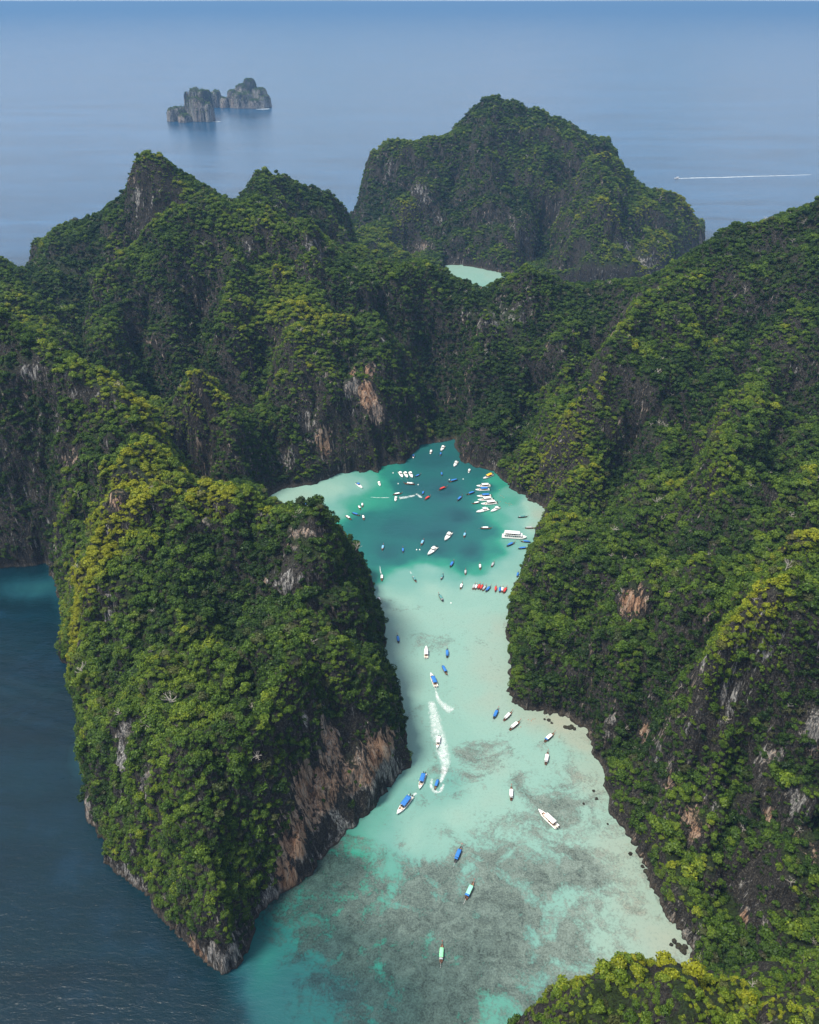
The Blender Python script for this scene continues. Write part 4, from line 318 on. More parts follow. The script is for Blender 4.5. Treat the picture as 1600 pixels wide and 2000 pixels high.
# ---------------- rock material ----------------
def rock_mat(name='limestone',base_bare=0.0):
    m,n,l,out=new_mat(name); g=n.new('ShaderNodeNewGeometry'); P=g.outputs['Position']
    b=n.new('ShaderNodeBsdfPrincipled'); b.inputs['Roughness'].default_value=.92; b.inputs['Specular IOR Level'].default_value=.2
    streak=noise(n,l,mapping(n,l,P,(.30,.30,.022)),1.0,6,.6,.6)
    fine=noise(n,l,mapping(n,l,P,(1.1,1.1,.06)),1.0,5,.65,.4)
    big=noise(n,l,mapping(n,l,P,(.06,.06,.03)),1.0,4,.6,.8)
    grain=noise(n,l,P,.9,5,.7)
    dark=ramp(n,[(.3,(.010,.009,.008)),(.5,(.032,.029,.025)),(.62,(.085,.078,.066)),(.75,(.20,.185,.16))]); l.new(grain,dark.inputs[0])
    orange=ramp(n,[(.28,(.05,.04,.032)),(.40,(.22,.115,.065)),(.50,(.36,.22,.14)),(.62,(.42,.31,.23)),(.72,(.24,.22,.20))]); l.new(streak,orange.inputs[0])
    white=ramp(n,[(.3,(.035,.035,.038)),(.45,(.16,.155,.15)),(.6,(.42,.41,.38)),(.8,(.52,.50,.45))]); l.new(fine,white.inputs[0])
    bare=attr(n,'bare').outputs['Fac']; org=attr(n,'orange').outputs['Fac']
    of=math_(n,l,'ADD',org,math_(n,l,'MULTIPLY',math_(n,l,'SUBTRACT',fine,.5),1.6))
    light=mixc(n,l,maprange(n,l,of,.25,.6),white.outputs[0],orange.outputs[0])
    f=math_(n,l,'ADD',bare,math_(n,l,'MULTIPLY',math_(n,l,'SUBTRACT',streak,.5),2.8))
    f=math_(n,l,'ADD',f,math_(n,l,'MULTIPLY',math_(n,l,'SUBTRACT',big,.5),1.5))
    col=mixc(n,l,maprange(n,l,f,.40,.62),dark.outputs[0],light)
    # black run-off streaks down the pale faces
    blk=noise(n,l,mapping(n,l,P,(.55,.55,.022)),1.0,3,.5,.3)
    col=mixc(n,l,maprange(n,l,blk,.56,.66,0,.85),col,(.02,.02,.021))
    fs=noise(n,l,mapping(n,l,P,(.22,.22,.03)),1.0,4,.7,1.5)
    fis=maprange(n,l,math_(n,l,'ABSOLUTE',math_(n,l,'SUBTRACT',fs,.5)),.0,.022,.0,1.)
    col=mixc(n,l,math_(n,l,'SUBTRACT',1.0,fis),col,(.008,.007,.007))
    # leaf litter and creepers where the ground is not bare and not too steep
    sx=n.new('ShaderNodeSeparateXYZ'); l.new(g.outputs['Normal'],sx.inputs[0])
    up=maprange(n,l,math_(n,l,'ADD',sx.outputs[2],math_(n,l,'MULTIPLY',math_(n,l,'SUBTRACT',grain,.5),1.0)),.60,.88)
    up=math_(n,l,'MULTIPLY',up,math_(n,l,'SUBTRACT',1.0,bare,True))
    gr=ramp(n,[(.3,(.012,.02,.008)),(.7,(.035,.06,.014))]); l.new(grain,gr.inputs[0])
    col=mixc(n,l,up,col,gr.outputs[0])
    # tide line: pale notch just above the water
    pz=n.new('ShaderNodeSeparateXYZ'); l.new(P,pz.inputs[0])
    tide=maprange(n,l,pz.outputs[2],1.0,4.5,1,0)
    col=mixc(n,l,math_(n,l,'MULTIPLY',tide,math_(n,l,'MULTIPLY',grain,.9)),col,(.13,.105,.08))
    wet=maprange(n,l,pz.outputs[2],.4,1.6,1,0)
    col=mixc(n,l,math_(n,l,'MULTIPLY',wet,.8),col,(.03,.026,.022))
    l.new(col,b.inputs['Base Color'])
    hgt=math_(n,l,'ADD',math_(n,l,'ADD',math_(n,l,'MULTIPLY',streak,3.2),math_(n,l,'MULTIPLY',fis,.7)),math_(n,l,'ADD',math_(n,l,'MULTIPLY',fine,1.4),math_(n,l,'MULTIPLY',grain,.8)))
    bp=n.new('ShaderNodeBump'); bp.inputs['Strength'].default_value=1.0; bp.inputs['Distance'].default_value=1.3; l.new(hgt,bp.inputs['Height']); l.new(bp.outputs[0],b.inputs['Normal'])
    l.new(b.outputs[0],out.inputs[0]); return m
ROCK=rock_mat()

# ---------------- hills ----------------
def vn3(x,y,z,s=0):  # cheap 3D-ish noise
    return (vnoise(x+.37*z,y-.21*z,s)+vnoise(x-.29*z+7,y+.33*z+3,s+3))-1
SH=np.array(SHORE); CT=np.array(CTRL)
def grow(a,b,step,mx,f):
    o=[a]
    while o[-1]<b: step=min(step*f,mx); o.append(o[-1]+step)
    return np.array(o[1:])
gx=np.arange(-330,360,2.2); gx=np.r_[-grow(330,980,2.2,7,1.03)[::-1],gx,grow(gx[-1],1010,2.2,7,1.03)]
gy=np.arange(242,640,2.0); gy=np.r_[np.arange(-60,90,5.),np.arange(90,242,1.5),gy,grow(gy[-1],2400,2.0,6.5,1.007)]
def terrain_mesh(gx,gy,shore,fit,flute=True,**kw):
    X,Y=np.meshgrid(gx,gy); h,sd=land_height(X,Y,shore,fit,**kw)
    gyy,gxx=np.gradient(h,gy,gx); sl=np.sqrt(gxx**2+gyy**2)
    steep=np.clip((sl-.7)/1.4,0,1)*(h>-3)
    nx=-gxx/(sl+1e-6); ny=-gyy/(sl+1e-6)
    d=4.2*vn3(X/9,Y/9,h/34,1)+2.2*vn3(X/4.2,Y/4.2,h/20,4)+4.5*vn3(X/28,Y/28,h/34,9)
    # undercut near the water line
    d=d-2.0*np.exp(-((h-2.5)/3)**2)
    Xd=X+nx*d*steep; Yd=Y+ny*d*steep
    return X,Y,Xd,Yd,h,sd,sl
FIT=land_fit(SH,CT)
X,Y,XD,YD,HH,SD,SL=terrain_mesh(gx,gy,SH,FIT,gl=GULLY)
BARE=np.zeros(X.shape); ORG=np.zeros(X.shape); PALE=np.zeros(X.shape)
for (px,py,pz,rx,rz,o_,s_) in PATCH:
    q=((X-px)**2+(Y-py)**2)/(max(rx,3.)*1.15)**2
    qz=(HH-pz)**2/(rz**2)
    w=np.exp(-(q**1.1)-(qz**1.0))*s_*1.05
    ORG=np.where(w>BARE,o_,ORG); PALE=np.where(w>BARE,w*(1. if (o_>.07 or s_==1) and not (py<200) else .12),PALE); BARE=np.maximum(BARE,w)
stp=np.clip((SL-.9)/1.3,0,1)
PALE=np.clip(PALE*(.25+.75*stp)+.12*np.clip(1-HH/6,0,1)+.10*np.clip((SL-2.2)/1.5,0,1),0,1); ORG=np.where(BARE<.2,.35+.5*fbm(X/35,Y/35,2,88),ORG)
BARE=np.clip(BARE*(.15+.85*np.clip((SL-.7)/.9,0,1))+.3*np.clip(1-HH/5,0,1),0,1)
def region(Xc,Yc):
    r=np.full(Xc.shape,2)                                   # 2 hill_back_left
    r[(Xc>-10+ (Yc-700)*.22)&(Yc>235)]=1                    # right side
    r[(Xc<40)&(Yc<600)]=0                                   # headland
    r[(Yc<600)&(Xc>=40)]=1
    r[(Yc<=236)&(Xc>-40)]=4                                 # knoll
    r[(Yc>1500)&(Xc>-190)]=3
    r[(Yc>1400)&(Xc>150)]=3
    return r
HILLS=['hill_headland','hill_right','hill_left','hill_far','hill_knoll']
HLAB=['near limestone headland covered in trees with an orange cliff over the lagoon mouth','large green hillside rising on the right of the lagoon','high wooded karst hills with a tall peak behind the left of the lagoon','great rounded wooded hill beyond the lagoon with a small bay at its foot','dark rocky knoll with tree crowns in the bottom right corner']
ny_,nx_=X.shape
idx=np.arange(ny_*nx_).reshape(ny_,nx_)
quad=np.stack([idx[:-1,:-1],idx[:-1,1:],idx[1:,1:],idx[1:,:-1]],-1).reshape(-1,4)
hf=HH.ravel(); keep=hf[quad].max(1)>-5; quad=quad[keep]
Xc=X.ravel()[quad].mean(1); Yc=Y.ravel()[quad].mean(1); REG=region(Xc,Yc)
allco=np.stack([XD.ravel(),YD.ravel(),hf],1)
for r in range(5):
    q=quad[REG==r]
    if not len(q): continue
    u,inv=np.unique(q,return_inverse=True)
    me=mesh_np(HILLS[r],allco[u],inv.reshape(-1,4),[ROCK]); fattr(me,'bare',PALE.ravel()[u]); fattr(me,'orange',ORG.ravel()[u])
    props(link(HILLS[r],me),HLAB[r],kind='structure')

# ---------------- tree crowns ----------------
def leaf_mat(name,lo,mid,hi):
    m,n,l,out=new_mat(name)
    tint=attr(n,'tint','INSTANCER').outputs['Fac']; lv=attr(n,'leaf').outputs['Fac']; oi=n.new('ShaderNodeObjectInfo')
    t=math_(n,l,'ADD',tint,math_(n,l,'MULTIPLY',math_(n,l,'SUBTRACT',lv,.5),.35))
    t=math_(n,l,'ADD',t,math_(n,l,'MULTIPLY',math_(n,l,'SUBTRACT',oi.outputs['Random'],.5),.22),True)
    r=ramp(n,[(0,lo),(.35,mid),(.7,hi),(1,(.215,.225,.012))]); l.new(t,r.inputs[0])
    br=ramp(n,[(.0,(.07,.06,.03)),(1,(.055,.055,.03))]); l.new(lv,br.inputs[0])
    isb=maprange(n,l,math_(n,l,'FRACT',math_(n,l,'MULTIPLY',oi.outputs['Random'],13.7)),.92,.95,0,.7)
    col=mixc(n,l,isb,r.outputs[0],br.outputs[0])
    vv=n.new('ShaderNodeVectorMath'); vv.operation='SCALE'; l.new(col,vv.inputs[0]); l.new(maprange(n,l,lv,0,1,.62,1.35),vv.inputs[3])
    d=n.new('ShaderNodeBsdfDiffuse'); tr=n.new('ShaderNodeBsdfTranslucent'); ms=n.new('ShaderNodeMixShader'); ms.inputs[0].default_value=.32
    l.new(vv.outputs[0],d.inputs[0]); l.new(vv.outputs[0],tr.inputs[0]); l.new(d.outputs[0],ms.inputs[1]); l.new(tr.outputs[0],ms.inputs[2])
    gl=n.new('ShaderNodeBsdfGlossy'); gl.inputs['Roughness'].default_value=.5; gl.inputs[0].default_value=(.9,1,.9,1); m2=n.new('ShaderNodeMixShader'); m2.inputs[0].default_value=.012
    l.new(ms.outputs[0],m2.inputs[1]); l.new(gl.outputs[0],m2.inputs[2]); l.new(m2.outputs[0],out.inputs[0]); return m
LEAF=leaf_mat('leaves',(.013,.032,.006),(.050,.096,.011),(.108,.160,.013))
BARK=plain('bark',(.11,.09,.07),.9)
def crown_mesh(name,seed,nl=8,leaves=46,spread=.62,lobe=.46,flat=.75,ls=.15):
    r=np.random.default_rng(seed); co=[];fa=[];lf=[]
    lobes=[]
    for i in range(nl):
        a=2*math.pi*i/nl*1.0+r.uniform(-.4,.4); rad=spread*(r.uniform(.3,1) if i else 0)
        lobes.append((math.cos(a)*rad,math.sin(a)*rad,(.25+.45*(1-rad))*flat+r.uniform(-.12,.12),lobe*r.uniform(.65,1.15)))
    for (cx,cy,cz,R) in lobes:
        # inner mass: squashed octahedron-like blob of 20 faces
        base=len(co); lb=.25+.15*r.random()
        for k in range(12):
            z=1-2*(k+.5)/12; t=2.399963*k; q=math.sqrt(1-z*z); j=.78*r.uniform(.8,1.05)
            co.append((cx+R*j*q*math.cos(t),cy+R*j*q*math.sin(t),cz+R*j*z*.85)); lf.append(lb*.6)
        # hull by simple fibonacci neighbours
        pts=np.array(co[base:])-np.array([cx,cy,cz]); 
        for a_ in range(12):
            d=((pts-pts[a_])**2).sum(1); nb=np.argsort(d)[1:6]
            for u in range(5):
                for v in range(u+1,5):
                    b_,c_=nb[u],nb[v]
                    if a_<b_ and a_<c_ and ((pts[b_]-pts[c_])**2).sum()<1.45*max(d[b_],d[c_]):
                        nrm=np.cross(pts[b_]-pts[a_],pts[c_]-pts[a_])
                        f=(a_,b_,c_) if np.dot(nrm,pts[a_])>0 else (a_,c_,b_)
                        fa.append(tuple(base+q_ for q_ in f))
        for k in range(leaves):
            z=r.uniform(-.45,1); t=r.uniform(0,2*math.pi); q=math.sqrt(1-z*z)
            nrm=np.array([q*math.cos(t),q*math.sin(t),z]); p=np.array([cx,cy,cz])+nrm*R*r.uniform(.82,1.12)*np.array([1,1,.85])
            nn=nrm+r.normal(0,.42,3)+np.array([0,0,.35]); nn/=np.linalg.norm(nn)
            u=np.cross(nn,r.normal(0,1,3)); u/=np.linalg.norm(u); v=np.cross(nn,u); s=ls*r.uniform(.6,1.35)
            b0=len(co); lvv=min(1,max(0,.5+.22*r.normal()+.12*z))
            co.extend([tuple(p-u*s),tuple(p+v*s*.62-nn*s*.12),tuple(p+u*s*1.05-nn*s*.1),tuple(p-v*s*.6)]); lf.extend([lvv]*4)
            fa.append((b0,b0+1,b0+2)); fa.append((b0,b0+2,b0+3))
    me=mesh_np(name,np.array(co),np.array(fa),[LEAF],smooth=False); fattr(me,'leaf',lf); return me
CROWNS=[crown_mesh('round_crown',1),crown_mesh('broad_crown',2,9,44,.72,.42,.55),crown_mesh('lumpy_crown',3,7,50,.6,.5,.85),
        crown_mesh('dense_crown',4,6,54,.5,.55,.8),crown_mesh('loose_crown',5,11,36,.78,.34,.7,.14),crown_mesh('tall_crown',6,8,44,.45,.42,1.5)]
def palm_mesh(name,seed,nf=15,core=True):
    r=np.random.default_rng(seed); co=[];fa=[];lf=[]
    for k in range(nf):
        a=k*2.399+r.uniform(-.2,.2); L=r.uniform(.7,1.1); up=r.uniform(.1,.75); w=.11; dirv=np.array([math.cos(a),math.sin(a),0]); sd=np.array([-math.sin(a),math.cos(a),0]); b0=len(co)
        for i in range(5):
            t=i/4; p=dirv*L*t+np.array([0,0,.35+up*t-1.25*up*t*t-.25*t*t]); ww=w*math.sin(math.pi*min(.97,.15+.8*t)); v_=r.uniform(.4,.8)
            co+= [tuple(p-sd*ww-np.array([0,0,.05])),tuple(p),tuple(p+sd*ww-np.array([0,0,.05]))]; lf+=[v_,v_+.1,v_]
        for i in range(4):
            q=b0+i*3
            for j in (0,1): fa+=[(q+j,q+j+1,q+j+4),(q+j,q+j+4,q+j+3)]
    me=mesh_np(name,np.array(co),np.array(fa),[LEAF],smooth=False); fattr(me,'leaf',lf); return me
def vine_mesh(name,seed):
    r=np.random.default_rng(seed); co=[];fa=[];lf=[]
    for k in range(230):
        a=r.uniform(0,6.283); q=r.random()**.5; p=np.array([math.cos(a)*q,math.sin(a)*q,.35*(1-q*q)+r.uniform(-.5,.25)*(1-.3*q)]); nn=np.array([p[0]*.7,p[1]*.7,.8])+r.normal(0,.45,3); nn/=np.linalg.norm(nn)
        u=np.cross(nn,r.normal(0,1,3)); u/=np.linalg.norm(u); v=np.cross(nn,u); s=.15*r.uniform(.5,1.3); b0=len(co); lv_=min(1,max(0,.45+.25*r.normal()))
        co+= [tuple(p-u*s),tuple(p+v*s*.6),tuple(p+u*s),tuple(p-v*s*.6)]; lf+=[lv_]*4; fa+=[(b0,b0+1,b0+2),(b0,b0+2,b0+3)]
    me=mesh_np(name,np.array(co),np.array(fa),[LEAF],smooth=False); fattr(me,'leaf',lf); return me
def bare_mesh(name,seed):
    r=np.random.default_rng(seed); co=[];fa=[]
    def limb(a,b,ra,rb_):
        a=np.array(a);b=np.array(b);d=b-a;u=np.cross(d,[.3,.5,.81]);u/=np.linalg.norm(u);v=np.cross(d,u);v/=np.linalg.norm(v);k=len(co)
        for q,rr in ((a,ra),(b,rb_)):
            for j in range(4): t=j*math.pi/2; co.append(tuple(q+rr*(math.cos(t)*u+math.sin(t)*v)))
        for j in range(4): fa.append((k+j,k+(j+1)%4,k+4+(j+1)%4)); fa.append((k+j,k+4+(j+1)%4,k+4+j))
    top=(r.uniform(-.1,.1),r.uniform(-.1,.1),.9); limb((0,0,-.8),top,.07,.045)
    for k in range(9):
        z=r.uniform(.1,.95); a=k*2.4; L=r.uniform(.4,.9)*(1.25-z*.5); e=(math.cos(a)*L,math.sin(a)*L,z+L*.6); limb((0,0,z),e,.035,.018)
        for q in range(3): aa=a+r.uniform(-1,1); limb(e,(e[0]+math.cos(aa)*.25,e[1]+math.sin(aa)*.25,e[2]+r.uniform(.1,.3)),.018,.008)
    return mesh_np(name,np.array(co),np.array(fa),[PALEBARK],smooth=False)
PALEBARK=plain('bleached_bark',(.34,.31,.27),.9)
CROWNS+=[palm_mesh('palm_crown',7),vine_mesh('creeper_crown',8),bare_mesh('bare_branches',9)]
# kinds of crown shared by the forest instances
TEMPL=bpy.data.collections.new('crown_kinds'); protos=[]
for i,me in enumerate(CROWNS):
    o=bpy.data.objects.new('%d_'%i+me.name,me); TEMPL.objects.link(o)
def forest(name,P3,rad,rot,tilt,kind,tint,label):
    me=mesh_np(name,P3,np.zeros((0,3),int)); fattr(me,'tint',tint)
    a=me.attributes.new('rad','FLOAT_VECTOR','POINT'); a.data.foreach_set('vector',np.asarray(rad,np.float32).ravel())
    a=me.attributes.new('rot','FLOAT_VECTOR','POINT'); a.data.foreach_set('vector',np.asarray(rot,np.float32).ravel())
    a=me.attributes.new('which','INT','POINT'); a.data.foreach_set('value',np.asarray(kind,np.int32))
    o=link(name,me); props(o,label,'trees',kind='stuff')
    ng=bpy.data.node_groups.new(name,'GeometryNodeTree'); ng.interface.new_socket('Geometry',in_out='INPUT',socket_type='NodeSocketGeometry'); ng.interface.new_socket('Geometry',in_out='OUTPUT',socket_type='NodeSocketGeometry')
    N=ng.nodes; L=ng.links; gi=N.new('NodeGroupInput'); go=N.new('NodeGroupOutput')
    ci=N.new('GeometryNodeCollectionInfo'); ci.inputs['Collection'].default_value=TEMPL; ci.inputs['Separate Children'].default_value=True; ci.inputs['Reset Children'].default_value=True
    ip=N.new('GeometryNodeInstanceOnPoints'); ip.inputs['Pick Instance'].default_value=True
    def na(nm,t):
        x=N.new('GeometryNodeInputNamedAttribute'); x.data_type=t; x.inputs['Name'].default_value=nm; return x.outputs[0]
    L.new(gi.outputs[0],ip.inputs['Points']); L.new(ci.outputs[0],ip.inputs['Instance']); L.new(na('which','INT'),ip.inputs['Instance Index'])
    L.new(na('rad','FLOAT_VECTOR'),ip.inputs['Scale']); L.new(na('rot','FLOAT_VECTOR'),ip.inputs['Rotation']); L.new(ip.outputs[0],go.inputs[0])
    md=o.modifiers.new('crowns','NODES'); md.node_group=ng; return o
def scatter(Xd,Yd,Z,Xp,Yp,quads,spacing,rs):
    """points over quads, area weighted; returns pos, normal"""
    V=np.stack([Xd.ravel(),Yd.ravel(),Z.ravel()],1); a=V[quads[:,0]];b=V[quads[:,1]];c=V[quads[:,2]];d=V[quads[:,3]]
    n=np.cross(c-a,d-b)*.5; ar=np.linalg.norm(n,axis=1)+1e-9; nn=n/ar[:,None]
    exp=ar/(spacing.ravel()[quads].mean(1)**2); k=np.floor(exp+rs.random(len(exp))).astype(int)
    f=np.repeat(np.arange(len(k)),k); u=rs.random(len(f))[:,None]; v=rs.random(len(f))[:,None]
    p=(a[f]*(1-u)+b[f]*u)*(1-v)+(d[f]*(1-u)+c[f]*u)*v
    return p,nn[f],f
zd_=YD*math.cos(PITCH)+(CAM_H-HH)*math.sin(PITCH)
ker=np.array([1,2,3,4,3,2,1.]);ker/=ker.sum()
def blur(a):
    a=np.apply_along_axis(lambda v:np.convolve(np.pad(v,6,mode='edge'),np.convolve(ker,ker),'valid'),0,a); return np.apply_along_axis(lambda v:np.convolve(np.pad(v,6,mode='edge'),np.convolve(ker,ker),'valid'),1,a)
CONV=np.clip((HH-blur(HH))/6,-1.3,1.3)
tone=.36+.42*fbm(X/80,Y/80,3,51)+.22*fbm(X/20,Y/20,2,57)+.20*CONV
for (tx,ty,tr,tv) in LEAF_AND_LIGHT_TINT:  # leaf colour patches, with ridge sunlight and valley shade painted into the tone
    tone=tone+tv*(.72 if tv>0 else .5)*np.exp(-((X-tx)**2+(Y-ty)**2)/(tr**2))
spc=3.7+.9*fbm(X/50,Y/50,2,61)-np.clip((Y-650)/300,0,1)*.35+np.clip((Y-1500)/400,0,1)*.5+BARE**1.3*9*(1)+np.clip(1-HH/5,0,1)*14
spc=np.where((Y<236)&(X>-40),3.5+3*BARE,spc)
spc=np.where(HH<1.5,60,spc)
vis=(np.abs(X-0)<zd_*.51*1.22+25)
tq=quad[vis.ravel()[quad[:,0]]&(hf[quad].min(1)>.8)]
tp,tn,tf=scatter(XD,YD,HH,X,Y,tq,spc,rng)
q0=tq[tf][:,0]; steep=1-np.clip(tn[:,2],0,1); br=BARE.ravel()[q0]
# clearings: gaps in the canopy on steep rock
gap=fbm(tp[:,0]/11+tp[:,2]/23,tp[:,1]/11,2,71)
kp=~((steep>.55)&(gap>.62-.3*(steep-.5)))
crag0=np.clip((fbm(tp[:,0]/48+tp[:,2]/60,tp[:,1]/48,3,73)-.02)*5,0,1)*np.clip((steep-.28)*5,0,1)*np.clip((tp[:,1]-450)/250,0.12,1); kp&=~(rng.random(len(br))<.38*crag0)
kp&=~((tp[:,1]<236)&(tp[:,0]>-40)&(fbm(tp[:,0]/9,tp[:,1]/9,2,75)>.12))
kp&=~((br>.4)&(rng.random(len(br))<.68))
kp&=~((tp[:,2]<7)&(steep>.35)&(rng.random(len(br))<.7))
tp,tn,steep,q0,br=tp[kp],tn[kp],steep[kp],q0[kp],br[kp]
n_=len(tp)
R0=2.55*np.exp(.42*np.clip(rng.normal(size=n_),-1.8,2.1))*(1-.27*np.clip((steep-.25)/.5,0,1))*(1-.35*np.clip(br*1.5,0,1))
crag=np.clip((fbm(tp[:,0]/48+tp[:,2]/60,tp[:,1]/48,3,73)-.02)*5,0,1)*np.clip((steep-.28)*5,0,1)*np.clip((tp[:,1]-450)/250,0.12,1); R0=R0*(1-.35*crag)*(1-.12*np.clip((tp[:,1]-650)/300,0,1)); R0=np.where((tp[:,1]<236)&(tp[:,0]>-40),R0*.68,R0); R0=np.maximum(R0,1.1)
rad3=np.stack([R0,R0,R0*rng.uniform(.75,1.25,n_)],1)
lean=np.clip((steep-.3)*1.1,0,.75); az=np.arctan2(tn[:,0],-tn[:,1]) 
rot=np.zeros((n_,3)); rot[:,0]=rng.normal(0,.12,n_)+lean*np.clip(-tn[:,1],-1,1); rot[:,1]=lean*np.clip(tn[:,0],-1,1)+rng.normal(0,.12,n_); rot[:,2]=rng.uniform(0,6.283,n_)
kind=rng.integers(0,6,n_); kind=np.where((kind==5)&(steep<.4)&(rng.random(n_)<.7),1,kind)
u8=rng.random(n_); rad3=rad3*np.where(u8<.035,.75,1)[:,None]; kind=np.where(u8<.035,6,kind); kind=np.where((u8>.5)&(steep>.5),7,kind); kind=np.where((u8>.035)&(u8<.048),8,kind)
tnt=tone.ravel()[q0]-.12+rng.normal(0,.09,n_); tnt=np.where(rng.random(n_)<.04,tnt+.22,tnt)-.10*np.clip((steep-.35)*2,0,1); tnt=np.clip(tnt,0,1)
pos=tp+np.stack([tn[:,0]*R0*.12,tn[:,1]*R0*.12,R0*(.05+.22*(1-steep))],1)
reg=region(tp[:,0].copy(),tp[:,1].copy())
# the 300 that show largest stand singly: foreground knoll
zdt=pos[:,1]*math.cos(PITCH)+(CAM_H-pos[:,2])*math.sin(PITCH)
su=pos[:,0]/zdt*FOC; yv=(pos[:,1]*math.sin(PITCH)-(CAM_H-pos[:,2])*math.cos(PITCH))/zdt*FOC
infr=(np.abs(su)<.405)&(np.abs(yv)<.505)&(zdt>1)
size=np.where(infr,R0/zdt,0)
order=np.argsort(-size); single=np.zeros(n_,bool); single[order[:300]]=True
print('TREES',n_,'knoll',int((reg==4).sum()),'single regions',np.bincount(reg[single],minlength=5))
# low bushes and creepers that fill the gaps and cling to the near cliffs
uq=quad[vis.ravel()[quad[:,0]]&(hf[quad].min(1)>3)&(Yc<760)]
us=np.where((Y<236)&(X>-40),2.1,2.9)+BARE*4
up_,un_,uf_=scatter(XD,YD,HH,X,Y,uq,us,rng); ust=1-np.clip(un_[:,2],0,1); ug=fbm(up_[:,0]/7+up_[:,2]/19,up_[:,1]/7,3,91)
kk=((ust>.3)|(up_[:,1]<236))&(ug>-.12)&(rng.random(len(ust))<np.where(up_[:,1]<236,.75,.62))&(rng.random(len(ust))>1.25*BARE.ravel()[uq[uf_][:,0]])
up_,un_,ust=up_[kk],un_[kk],ust[kk]; uq0=uq[uf_][kk][:,0]; nu=len(up_); ur=rng.uniform(.7,1.7,nu)*np.where(up_[:,1]<236,.8,1.1)
ur3=np.stack([ur,ur,ur*rng.uniform(.7,1.3,nu)],1); urot=np.stack([np.clip(-un_[:,1],-1,1)*.7,np.clip(un_[:,0],-1,1)*.7,rng.uniform(0,6.28,nu)],1)
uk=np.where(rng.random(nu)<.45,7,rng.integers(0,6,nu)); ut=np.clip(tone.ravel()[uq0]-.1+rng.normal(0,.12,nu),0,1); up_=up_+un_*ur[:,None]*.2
q2reg=region(up_[:,0].copy(),up_[:,1].copy()); print('BUSHES',nu)
FLAB=['forest of rounded green crowns covering the near headland','forest covering the large hillside right of the lagoon','forest covering the high karst hills behind the left of the lagoon','hazy forest covering the great rounded hill beyond the lagoon','bushes between the single trees on the dark knoll at the bottom right']
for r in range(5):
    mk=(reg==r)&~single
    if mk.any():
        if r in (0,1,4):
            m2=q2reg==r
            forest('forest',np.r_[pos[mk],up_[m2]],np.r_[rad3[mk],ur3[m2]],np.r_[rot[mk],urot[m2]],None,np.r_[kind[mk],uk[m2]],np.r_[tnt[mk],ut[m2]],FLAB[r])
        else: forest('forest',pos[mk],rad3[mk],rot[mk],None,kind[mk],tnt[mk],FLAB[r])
bmt=bmesh.new(); bmesh.ops.create_cone(bmt,cap_ends=False,segments=7,radius1=.11,radius2=.06,depth=1.3,matrix=Matrix.Translation((0,0,-.35)))
for k in range(3):
    a=k*2.1; bmesh.ops.create_cone(bmt,cap_ends=False,segments=5,radius1=.05,radius2=.025,depth=.6,matrix=Matrix.Rotation(a,4,'Z')@Matrix.Translation((.16,0,.35))@Matrix.Rotation(.7,4,'Y'))
trunk_me=bpy.data.meshes.new('trunk'); bmt.to_mesh(trunk_me); trunk_me.materials.append(BARK); bmt.free()
for i in np.where(single)[0]:
    e=link('tree',None); e.empty_display_size=.5; e.location=tuple(float(v) for v in pos[i]-np.array([0,0,R0[i]*.6]))
    t=float(tnt[i])
    where={4:'on the dark bottom right knoll',0:'on the near left headland'}.get(int(reg[i]),'on the lower right slope')
    look='yellow-green' if t>.62 else ('mid green' if t>.34 else 'dark green')
    shp=['round','broad','lumpy','dense','loose','tall','palm','creeping','leafless'][int(kind[i])]
    props(e,'%s %s%s tree %s'%('large' if R0[i]>np.median(R0[single]) else 'small',look,' '+shp,where),'tree','%s %s trees %s'%(look,shp,where))
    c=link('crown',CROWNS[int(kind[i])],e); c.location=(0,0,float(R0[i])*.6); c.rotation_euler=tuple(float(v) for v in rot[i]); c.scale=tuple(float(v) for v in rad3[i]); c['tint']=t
    k=link('trunk',trunk_me,e); k.location=(0,0,float(R0[i])*.6); k.scale=(float(R0[i]),)*3

